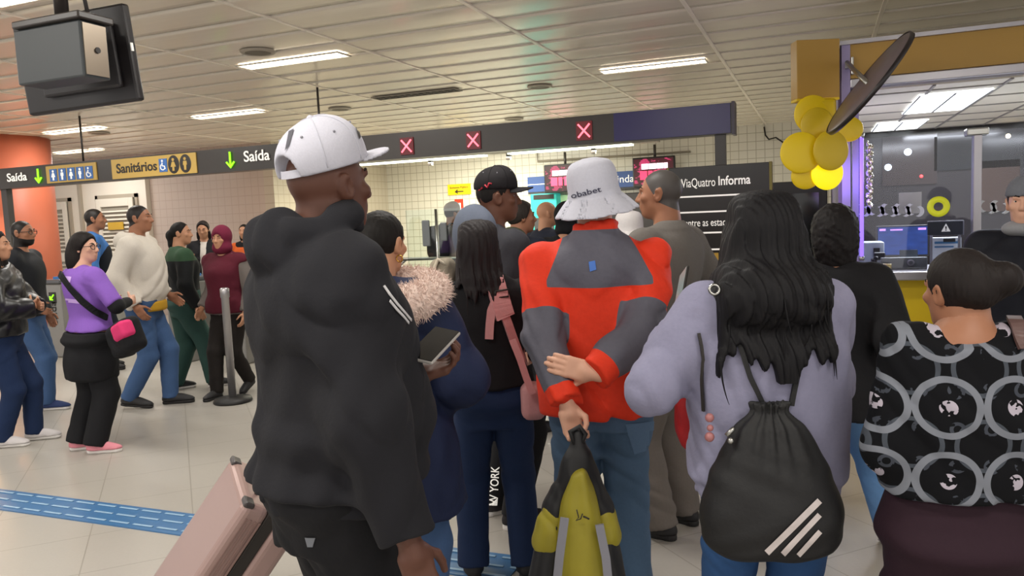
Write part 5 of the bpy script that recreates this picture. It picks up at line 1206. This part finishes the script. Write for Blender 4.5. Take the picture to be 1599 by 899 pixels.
l_.body(region=stubble); l_.top('shirt', cloth('shirt_blue', '#3a6aa8', .85), t=.026, st=.02, hem=.5, seed=151, collar=.03); l_.pants('trousers', cloth('trousers_navy', '#20242e'), t=.012); l_.shoes(shoe_b, sole_d)
sd('vest', l_.bend(loft([(.5*1.84, .2, .16, .16), (.62*1.84, .205, .16, .165), (.74*1.84, .215, .16, .165), (.775*1.84, .2, .14, .15)], 2.3)), A(-.3, -.3, .85), A(.3, .3, 1.5), .015, l_.root, cloth('vest_night', '#181b22'))
# ================ people further back in the queue
w1 = Fig('man', 'person in white backward cap with black backpack beyond the glass gate', 706, 350, 9.4, 55, 1.72, skin='brown', head_psi=60, vs=.016)
w1.body(); w1.top('shirt', cloth('shirt_pale', '#8f8a88'), t=.022, st=.02, hem=.5, seed=161); w1.pants('trousers', blackc); w1.shoes(shoe_b, sole_d); w1.hair('short', '#15110f'); ball_cap(w1, '#c9c8c6', brim=False)
w2 = Fig('man', 'person with lowered olive hood looking right behind the black cap', 812, 345, 5.5, 48, 1.65, g=1.1, skin='brown', head_psi=78, vs=.013)
w2.body(); w2.top('jacket', cloth('jacket_ink', '#232734'), t=.03, st=.02, hem=.5, seed=171); w2.pants('trousers', blackc); w2.shoes(shoe_b, sole_d); w2.hair('short', '#2b2622', grow=.012)
sd('hood', w2.bend(lambda P: ell((0, -.09, .845*1.65), (.13, .09, .085))(P)), A(-.3, -.35, 1.2), A(.3, .2, 1.6), .013, w2.root, cloth('hood_olive', '#4d5140'))
w3 = Fig('man', 'bareheaded person in dark jacket looking right before the teal machine', 853, 345, 7.0, 58, 1.67, g=1.1, skin='tan', head_psi=75, vs=.014)
w3.body(); w3.top('jacket', cloth('jacket_ink', '#232734'), t=.03, st=.02, hem=.5, seed=181); w3.pants('trousers', blackc); w3.shoes(shoe_b, sole_d)
w4 = Fig('person', 'person in raised black hood left of the white bucket hat', 884, 350, 6.0, 30, 1.62, g=1.1, skin='tan', head_psi=30, vs=.014)
w4.body(); w4.top('jacket', blackc, t=.03, st=.02, hem=.5, seed=191); w4.pants('trousers', blackc); w4.shoes(shoe_b, sole_d)
sd('hood', w4.hf(lambda P: smax(smin(ell((0, -.02, .03), (.096, .112, .115))(P), ell((0, -.01, -.09), (.1, .1, .07))(P), .04), -ell((0, .13, -.02), (.062, .1, .085))(P), .015)), w4.hc-.25, w4.hc+.22, .012, w4.root, blackc)
w5 = Fig('person', 'person in wide white hat behind the red jacket', 982, 350, 4.55, 6, 1.52, g=1.05, skin='tan', head_psi=0, vs=.011)
w5.body(); w5.top('top', cloth('top_white', '#c4bcb4'), t=.02, st=.016, hem=.5, seed=201); w5.pants('trousers', cloth('trousers_soot', '#25211f')); w5.shoes(cloth('shoe_grey', '#77727a'), sole_w); w5.hair('back', '#15100f'); bucket(w5, A(0, -.012, .03), cloth('hat_cream', '#d6d2d2'), brim=.085)
# ================================================================ things people wear, hold and pull
# --- big man: phone, stripes, crest, cap patch
pipe = mat('piping_white', '#c9c7c9', .7)
for pts in ([(598, 447), (607, 460), (618, 474), (629, 487), (640, 500)], [(607, 470), (617, 482), (627, 493), (636, 504)]): b.strap(b_top, pts, 'chest_stripe', pipe, .006, .002)
ph = b.local(677, 538, 1.93); u1 = b.ldir(atD(706, 520, 1.9)-atD(682, 508, 1.86)); 
ax_l = nrm(b.ldir(atD(682, 507, 1.97)-atD(648, 541, 1.88))); ax_w = b.ldir(atD(706, 521, 1.93)-atD(682, 507, 1.97)); ax_w = nrm(ax_w-(ax_w@ax_l)*ax_l); ax_n = np.cross(ax_l, ax_w)
if (ax_n@b.ldir(CM[2])) > 0: ax_n = -ax_n
def basis(x, y, z, o): return Matrix(((x[0], y[0], z[0], o[0]), (x[1], y[1], z[1], o[1]), (x[2], y[2], z[2], o[2]), (0, 0, 0, 1)))
W3 = lambda s, v: s.W@np.asarray(v)
o = thing('phone', 'black smartphone in clear case held at the black sweatshirt', 'phone', b.world(ph)); Mp = basis(W3(b, ax_l), W3(b, ax_w), W3(b, ax_n), (0, 0, 0))
MB().box((-.078, -.038, -.006), (.078, .038, .0035), .006, Mp).build('case', mat('phone_case', '#b5b1ac', .25, .2), o); MB().box((-.074, -.0345, .0035), (.074, .0345, .0048), .001, Mp).build('screen', mat('phone_screen', '#0c0d0f', .12), o)
b.patch(b.root.children[[c.name.split('.')[0] for c in b.root.children].index('trousers')], [(477, 838), (493, 838), (489, 853), (481, 853)], 'crest', mat('crest_grey', '#6e727a', .5), 4, 4)
crown = [c for c in b.root.children if c.name.startswith('cap_crown')][0]
b.patch(crown, [(452, 206), (460, 202), (452, 228), (446, 236)], 'cap_print', mat('print_dark', '#4a4a52', .7), 3, 6)
b.patch(crown, [(554, 200), (557, 198), (562, 214), (560, 218)], 'cap_panel', blk, 3, 6)
# --- hat lettering
r_.print_text(r_hat, 'obabet', (894, 310), (939, 299), 9, mat('print_navy', '#2c2c44', .7), .004, bold=.01, bend=0)
# --- trousers lettering
c_.print_text(cp, 'NEW YORK', (775, 806), (780, 728), 12, wh, .006, bold=.01)
# --- purple shirt: faded line of print
v_.patch(v_top, [(79, 463), (126, 468), (126, 474), (79, 469)], 'print_line', mat('print_lilac', '#c9a6e6', .7), 10, 2); v_.patch(v_top, [(100, 431), (112, 432), (110, 441), (102, 440)], 'print_badge', mat('print_lilac', '#c9a6e6', .7), 4, 3)
# --- suitcase
pn = atD(384, 786, 2.72); pf = atD(336, 748, 3.02); pb = atD(384-100, 786+150, 2.72)
aw = nrm(pn-pb); aw = nrm(aw*1.0); bw = pf-pn; bw = nrm(bw-(bw@aw)*aw); cw = np.cross(aw, bw)
if cw@CM[0] < 0: cw = -cw
Ls = min(.72, (pn[2]-.05)/aw[2]); Wd = float(np.linalg.norm((pf-pn)-((pf-pn)@aw)*aw)); Th = .25
M_ = basis(-bw, cw, aw, pn)   # local: x from far edge to near edge, y thickness to the right, z along the case
zmin = 0
o = thing('suitcase', 'rose gold hard shell suitcase tilted behind the black sweatshirt', 'suitcase', (pn[0], pn[1], 0)); M0 = Matrix.Translation((-pn[0], -pn[1], 0)) @ M_
rose = mat('suitcase_rose', '#a0857f', .35, .2, nscale=3, namt=.04); rosed = mat('suitcase_rib', '#8d726c', .4, .25)
h1 = MB().box((-Wd, 0, -Ls), (0, Th*.42, 0), .03, M0, 4).build('front_shell', rose, o); h2 = MB().box((-Wd, Th*.58, -Ls), (0, Th, 0), .03, M0, 4).build('back_shell', rose, o)
MB().box((-Wd+.008, Th*.40, -Ls+.008), (-.008, Th*.60, -.008), .006, M0).build('zip_band', blk, o)
m = MB()
for k in range(4): m.box((.0, .03+k*.018, -Ls+.05), (.004, .038+k*.018, -.05), .001, M0)
m.build('side_rib', rosed, o)
for x, y_ in ((-.03, .02), (-.03, Th-.02), (-Wd+.03, .02), (-Wd+.03, Th-.02)):
    MB().box((x-.03, y_-.02, -.02), (x+.026, y_+.02, .003), .008, M0).build('corner_guard', mat('guard_dark', '#3a3434', .4), o)
MB().tube([M0 @ Vector(p) for p in ((-.24, .06, .0), (-.23, .06, .025), (-.11, .06, .025), (-.1, .06, .0))], .008).build('top_handle', blk, o)
MB().box((-.2, .09, -.02), (-.13, .13, .006), .004, M0).build('lock', mat('lock_silver', '#d6d0cc', .25, .8), o)
m = MB()
for x in (-.24, -.1): m.tube([M0 @ Vector((x, Th*.8, -.05)), M0 @ Vector((x, Th*.8, .1))], .008)
m.build('pull_bar', steel, o)
for x in (-.06, -Wd+.06):
    for y_ in (.05, Th-.05):
        p = M0 @ Vector((x, y_, -Ls-.02)); wx = M0.to_3x3() @ Vector((1, 0, 0)); MB().cyl(p-wx*.014, p+wx*.014, .026).build('wheel', mat('wheel_black', '#1c1a1a', .5), o)
# --- drawstring bag on the back of the woman in the lavender sweatshirt
bc = w_.local(1207, 752, 2.0); back = min(0, bc[1])
def wtop_gap(P): return w_.top_f(P)
bx = bc[0]; zt = w_.local(1207, 636, 2.0)[2]; zb = w_.local(1207, 880, 2.0)[2]; yb = bc[1]+.03
prof = loft([(zb, .115, .03, .05, yb), (zb+.03, .165, .05, .085, yb), (zb+.12, .18, .055, .10, yb), (zb+.22, .155, .05, .085, yb), (zt-.05, .085, .035, .055, yb), (zt-.012, .045, .025, .03, yb), (zt+.012, .05, .03, .034, yb)], 2.5, .012)
def bagf(P):
    q = P-A(bx, 0, 0); th = np.arctan2(q[:, 0], -(q[:, 1]-yb)); up = np.clip((P[:, 2]-(zt-.19))/.19, 0, 1)
    d = prof(q)+.007*up*np.sin(th*13)+.004*np.sin(q[:, 0]*38+5*np.sin(P[:, 2]*14))*np.sin(P[:, 2]*31)*(1-up)
    return smax(d, -(np.minimum(w_.top_f(P), w_.pants_f(P))-.009), .006)
bagb = thing('drawstring_bag', 'black drawstring bag with white stripes on the lavender sweatshirt', 'bag', w_.loc, w_.rz)
nyl = mat('nylon_black', '#0f0f11', .65, nscale=60, namt=.1, bump=.15)
bag_o = to_mesh('sack', [mesh_sdf(bagf, A(bx-.26, yb-.2, zb-.05), A(bx+.26, yb+.2, zt+.06), .006)], bagb, [nyl])
for (x0, y0, x1, y1, wd) in ((1197, 862, 1279, 781, 10), (1222, 864, 1279, 803, 9), (1246, 866, 1280, 829, 8)):
    dx, dy = x1-x0, y1-y0; L = math.hypot(dx, dy); nx, ny = -dy/L*wd/2, dx/L*wd/2
    w_.patch(bag_o, [(x0+nx, y0+ny), (x1+nx, y1+ny), (x1-nx, y1-ny), (x0-nx, y0-ny)], 'stripe', mat('stripe_white', '#c6bdbb', .6, nscale=40, namt=.2), 12, 3, .003, bagb)
def back_strap(s, o, pts, name, m, w=.014, parent=None, th=.006, lift=.009):
    hs = [h for h in surf_of(o, s, pts) if h is not None]
    if len(hs) < 2: return
    return MB().tube([Vector(h[0]+h[1]*lift) for h in hs], [0]*len(hs), flat=(w, th, [Vector(h[1]) for h in hs])).build(name, m, parent)
def lerp(pts, n=8):
    out = []
    for (a, b_) in zip(pts[:-1], pts[1:]):
        for k in range(n): out.append((a[0]+(b_[0]-a[0])*k/n, a[1]+(b_[1]-a[1])*k/n))
    return out+[pts[-1]]
back_strap(w_, w_top, lerp([(1192, 632), (1172, 588), (1150, 520), (1128, 470), (1112, 448)]), 'cord', nyl, .013, bagb, .008)
back_strap(w_, w_top, lerp([(1234, 632), (1242, 590), (1250, 545), (1262, 490), (1268, 455)]), 'cord', nyl, .013, bagb, .008)
q = w_.local(1134, 680, 1.98); MB().cyl(q, q+A(.02, 0, .02), .006).sphere(q+A(.01, -.005, -.012), .009, 8).build('zip_pull', steel, bagb)
q = w_.local(1116, 452, 2.02); MB().lathe([(.012, -.003), (.017, 0), (.012, .003), (.009, 0), (.012, -.003)], q, 20, Matrix.Rotation(1.3, 3, 'X')).build('strap_ring', steel, bagb)
# phone in her left hand
H = w_.hands[-1]; c = H['w']+H['dir']*.09+A(.0, .01, .03); o = thing('phone', 'dark phone edge held by the person in lavender sweatshirt', 'phone', w_.world(c)); dd = W3(w_, nrm(H['dir']+A(0, 0, .6))); xx = nrm(np.cross(dd, CM[2])); nn_ = np.cross(xx, dd); Mp = basis(dd, nn_, xx, (0, 0, 0))
MB().box((-.02, -.036, -.005), (.12, .036, .004), .005, Mp).build('case', blk, o); MB().box((-.016, -.033, .004), (.116, .033, .005), 0, Mp).build('screen', mat('phone_lit', '#8fa0a0', .2), o)
# red shoulder bag at her left side
q = w_.local(1082, 632, 2.45); o = thing('shoulder_bag', 'red shoulder bag hanging between the red jacket and lavender sweatshirt', 'bag', w_.loc, w_.rz)
sd('pouch', folded(rbox(q, (.05, .10, .13), .04), .005, (20, 20, 20), 4), q-.2, q+.2, .009, o, cloth('bag_red', '#9c1f24', .6)); back_strap(w_, w_top, lerp([(1102, 640), (1099, 600), (1097, 560), (1090, 520)]), 'strap', blk, .008, o)
MB().sphere(w_.local(1108, 652, 2.0), .012, 8).sphere(w_.local(1109, 668, 2.0), .009, 8).sphere(w_.local(1108, 682, 2.0), .013, 8).build('charm', mat('charm_pink', '#a06868', .4), o)
# --- black and yellow rain jacket held behind the man in the red jacket
ap = r_.local(902, 690, 2.46); yj, yb_ = mat('rain_yellow', '#9a8f26', .55, nscale=14, namt=.12, bump=.2), mat('rain_black', '#131316', .55, nscale=14, namt=.1, bump=.2)
o = thing('rain_jacket', 'folded black and yellow rain jacket hanging from clasped hands', 'jacket', r_.loc, r_.rz); zt_ = ap[2]
JD = 2.46
def jl(px, py, d=0): q = r_.local(px, py, JD); return q+A(0, d, 0)
pan = loft([(zt_-.62, .105, .04, .06, ap[1]), (zt_-.4, .085, .04, .06, ap[1]), (zt_-.2, .06, .034, .055, ap[1]), (zt_-.08, .022, .022, .04, ap[1])], 2.4)
sd('yellow_panel', folded(lambda P: pan(P-A(jl(905, 800)[0], -.03, 0)), .008, (60, 30, 5), 6), A(ap[0]-.2, ap[1]-.12, zt_-.66), A(ap[0]+.2, ap[1]+.12, zt_), .007, o, yj)
knot = union([cap(jl(901, 678), jl(905, 745), .022, .04), cap(jl(900, 712), jl(868, 800, .03), .03, .038), cap(jl(868, 800, .03), jl(848, 930, .04), .04, .05), cap(jl(910, 712), jl(940, 800, .03), .03, .036), cap(jl(940, 800, .03), jl(962, 930, .04), .036, .042)], .02)
sd('black_sleeves', folded(knot, .006, (50, 30, 14), 8), A(ap[0]-.25, ap[1]-.15, zt_-.66), A(ap[0]+.25, ap[1]+.15, zt_+.06), .007, o, yb_)
for (x0, x1, r0) in (((864, 812), (856, 850), .046), ((943, 808), (950, 842), .041)):
    sd('yellow_cuff', folded(cap(jl(*x0, .03), jl(*x1, .034), r0, r0+.004), .004, (50, 40, 40), 9), jl(*x0)-.14, jl(*x0)+.14, .007, o, yj)
for (p0, p1, p2) in (((880, 790), (872, 850), (864, 930)), ((932, 800), (942, 850), (950, 930))):
    MB().tube([Vector(jl(*p, -.096)) for p in (p0, p1, p2)], [0]*3, flat=(.026, .01, (0, -1, 0))).build('reflective_strip', mat('reflective_grey', '#7f7f88', .45), o)
MB().tube([Vector(jl(898+dx, 778+dy, -.094)) for dx, dy in ((0, 0), (3, 12), (-1, 16), (6, 14), (9, 6))], .002, 5).tube([Vector(jl(908+dx, 780+dy, -.094)) for dx, dy in ((0, 8), (5, 10), (9, 12))], .003, 5).build('print_mark', blk, o)
MB().tube([Vector(jl(*p, -.01)) for p in ((898, 694), (890, 672), (905, 664), (914, 676), (906, 694))], .008).build('hanging_loop', yb_, o)
r_.patch(r_top, [(919, 409), (929, 407), (931, 421), (921, 424)], 'back_emblem', mat('emblem_blue', '#3f6fc0', .6), 4, 4)
rj = [q for q in r_.root.children if q.name.startswith('jeans')][0]
r_.patch(rj, [(976, 662), (1020, 657), (1018, 700), (990, 708)], 'back_pocket', cloth('denim_pocket', '#5a7390', .85), 6, 6, .004)
# --- pink backpack of the woman in the black top: strap with buckle, body at her right side
pk = cloth('backpack_pink', '#c48d8e', .8); o = thing('backpack', 'pink backpack worn on the front of the black top', 'backpack', p_.loc, p_.rz)
def ps(pts, w, name='strap', th=.012, m=pk): return back_strap(p_, p_top, lerp(pts, 6), name, m, w, o, th, .008)
ps([(772, 436), (775, 452), (782, 475), (788, 495)], .078, 'shoulder_pad', .022); ps([(788, 495), (797, 520), (806, 545), (813, 565)], .036); ps([(776, 462), (767, 485), (765, 505), (764, 528)], .034)
q = p_.local(832, 632, 3.2); sd('pouch', folded(lambda P: smax(rbox(p_.sh[1]*A(.3, 0, 0)+A(.0, .19, .98), (.12, .06, .17), .05)(P), .02-p_.top_f(P), .01), .004, (20, 20, 20), 3), A(-.35, .1, .65), A(.4, .5, 1.3), .012, o, pk)
sd('side_pocket', rbox(p_.local(832, 625, 3.2), (.05, .06, .075), .035), p_.local(832, 625, 3.2)-.14, p_.local(832, 625, 3.2)+.14, .01, o, pk); MB().tube([Vector(p_.local(*p, 3.1)) for p in ((800, 530), (812, 560), (822, 590), (832, 615))], [0]*4, flat=(.028, .006, (0, -1, 0))).build('long_strap', pk, o)
hs = surf_of(p_top, p_, [(781, 461)])
if hs[0]: c = hs[0][0]+hs[0][1]*.024; MB().tube([c+Vector(v) for v in ((-.026, 0, .012), (.026, 0, .016), (.026, 0, -.012), (-.026, 0, -.016), (-.026, 0, .012))], .0045, 6).build('buckle', blk, o)
# patterned neck band
hs = [h for h in surf_of(p_top, p_, lerp([(716, 430), (735, 428), (755, 427), (778, 424)], 8)) if h]
m = MB()
for k, h in enumerate(hs):
    c = h[0]+h[1]*.034; m.sphere(c+Vector((0, 0, .012*(k % 2))), (.008, .004, .006), 8)
m.build('neck_band_beads', wh, p_.root)
# --- shoulder bag of the woman in purple
q = v_.local(197, 527, 5.42); o = thing('shoulder_bag', 'black and pink shoulder bag beside the purple t-shirt', 'bag', v_.loc, v_.rz); Rb = Ry(-.35)@Rx(.1)
sd('pouch', folded(rbox(q, (.15, .075, .12), .05, Rb), .005, (24, 24, 24), 5), q-.28, q+.28, .011, o, blackc)
cf = q+A(.07, -.05, .06); sd('pink_flap', rbox(cf, (.085, .05, .06), .03, Rb), cf-.16, cf+.16, .009, o, cloth('bag_pink', '#d4366e', .7))
back_strap(v_, v_top, lerp([(96, 428), (112, 450), (130, 470), (150, 487), (166, 497)], 5), 'strap', blackc, .045, o, .012, .012)
# --- black backpack on the man beyond the gate
q = A(0, -.21, 1.28); o = thing('backpack', 'black backpack worn below the white backward cap', 'backpack', w1.loc, w1.rz); sd('pouch', folded(lambda P: smax(rbox(q, (.16, .09, .2), .07)(P), .02-w1.top_f(P), .01), .006, (20, 20, 20), 6), q-.32, q+.32, .016, o, blackc)
for sx in (1, -1): MB().tube([(sx*.1, -.15, 1.45), (sx*.11, -.08, 1.50), (sx*.12, .06, 1.47), (sx*.12, .15, 1.36)], [0]*4, flat=(.05, .012, [Vector((0, -.6, .8)), Vector((0, -.2, 1)), Vector((0, .5, .9)), Vector((0, 1, .2))])).build('strap', blackc, o)
# --- brown bag strap on the shoulder of the woman with the bun
o = thing('shoulder_bag', 'brown shoulder bag on the ring patterned blouse', 'bag', u_.loc, u_.rz); br = mat('leather_brown', '#5a4340', .5, nscale=30, namt=.15)
back_strap(u_, u_top, lerp([(1566, 474), (1578, 490), (1590, 515), (1597, 545)], 5), 'strap', br, .03, o, .008, .008); back_strap(u_, u_top, lerp([(1586, 474), (1594, 486), (1599, 500)], 5), 'strap', br, .014, o, .008, .008)
q = A(u_.sh[1][0]+.13, .03, .80); sd('pouch', folded(lambda P: smax(rbox(q, (.08, .15, .12), .05)(P), .015-np.minimum(u_.top_f(P), u_.pants_f(P)), .01), .003, (20, 20, 20), 3), q-.24, q+.24, .012, o, br)
# --- beige handbag strap seen by the fur hood
q = atD(692, 425, 4.02); o = thing('shoulder_bag', 'beige and black shoulder bag left of the grey hood', 'bag', (q[0], q[1], 0))
sd('pouch', folded(rbox(A(0, 0, q[2]-.02), (.06, .05, .1), .04), .006, (30, 30, 30), 2), A(-.15, -.15, q[2]-.2), A(.15, .15, q[2]+.2), .01, o, cloth('bag_beige', '#8f8676', .8)); MB().tube([(-.02, -.05, q[2]-.1), (-.03, -.06, q[2]), (.0, -.05, q[2]+.07), (.04, -.03, q[2]+.03)], .012).build('strap', mat('strap_cream', '#b5ab98', .7), o)
# red script on the black cap
hs = surf_of(ccr, c_, [(741, 304), (744, 299), (746, 303), (748, 296), (751, 300), (753, 293), (756, 297), (758, 289), (761, 293), (764, 286), (768, 287)])
MB().tube([h[0]+h[1]*.003 for h in hs if h], .0045, 6).build('cap_lettering', mat('script_red', '#b8263a', .6), c_.root)
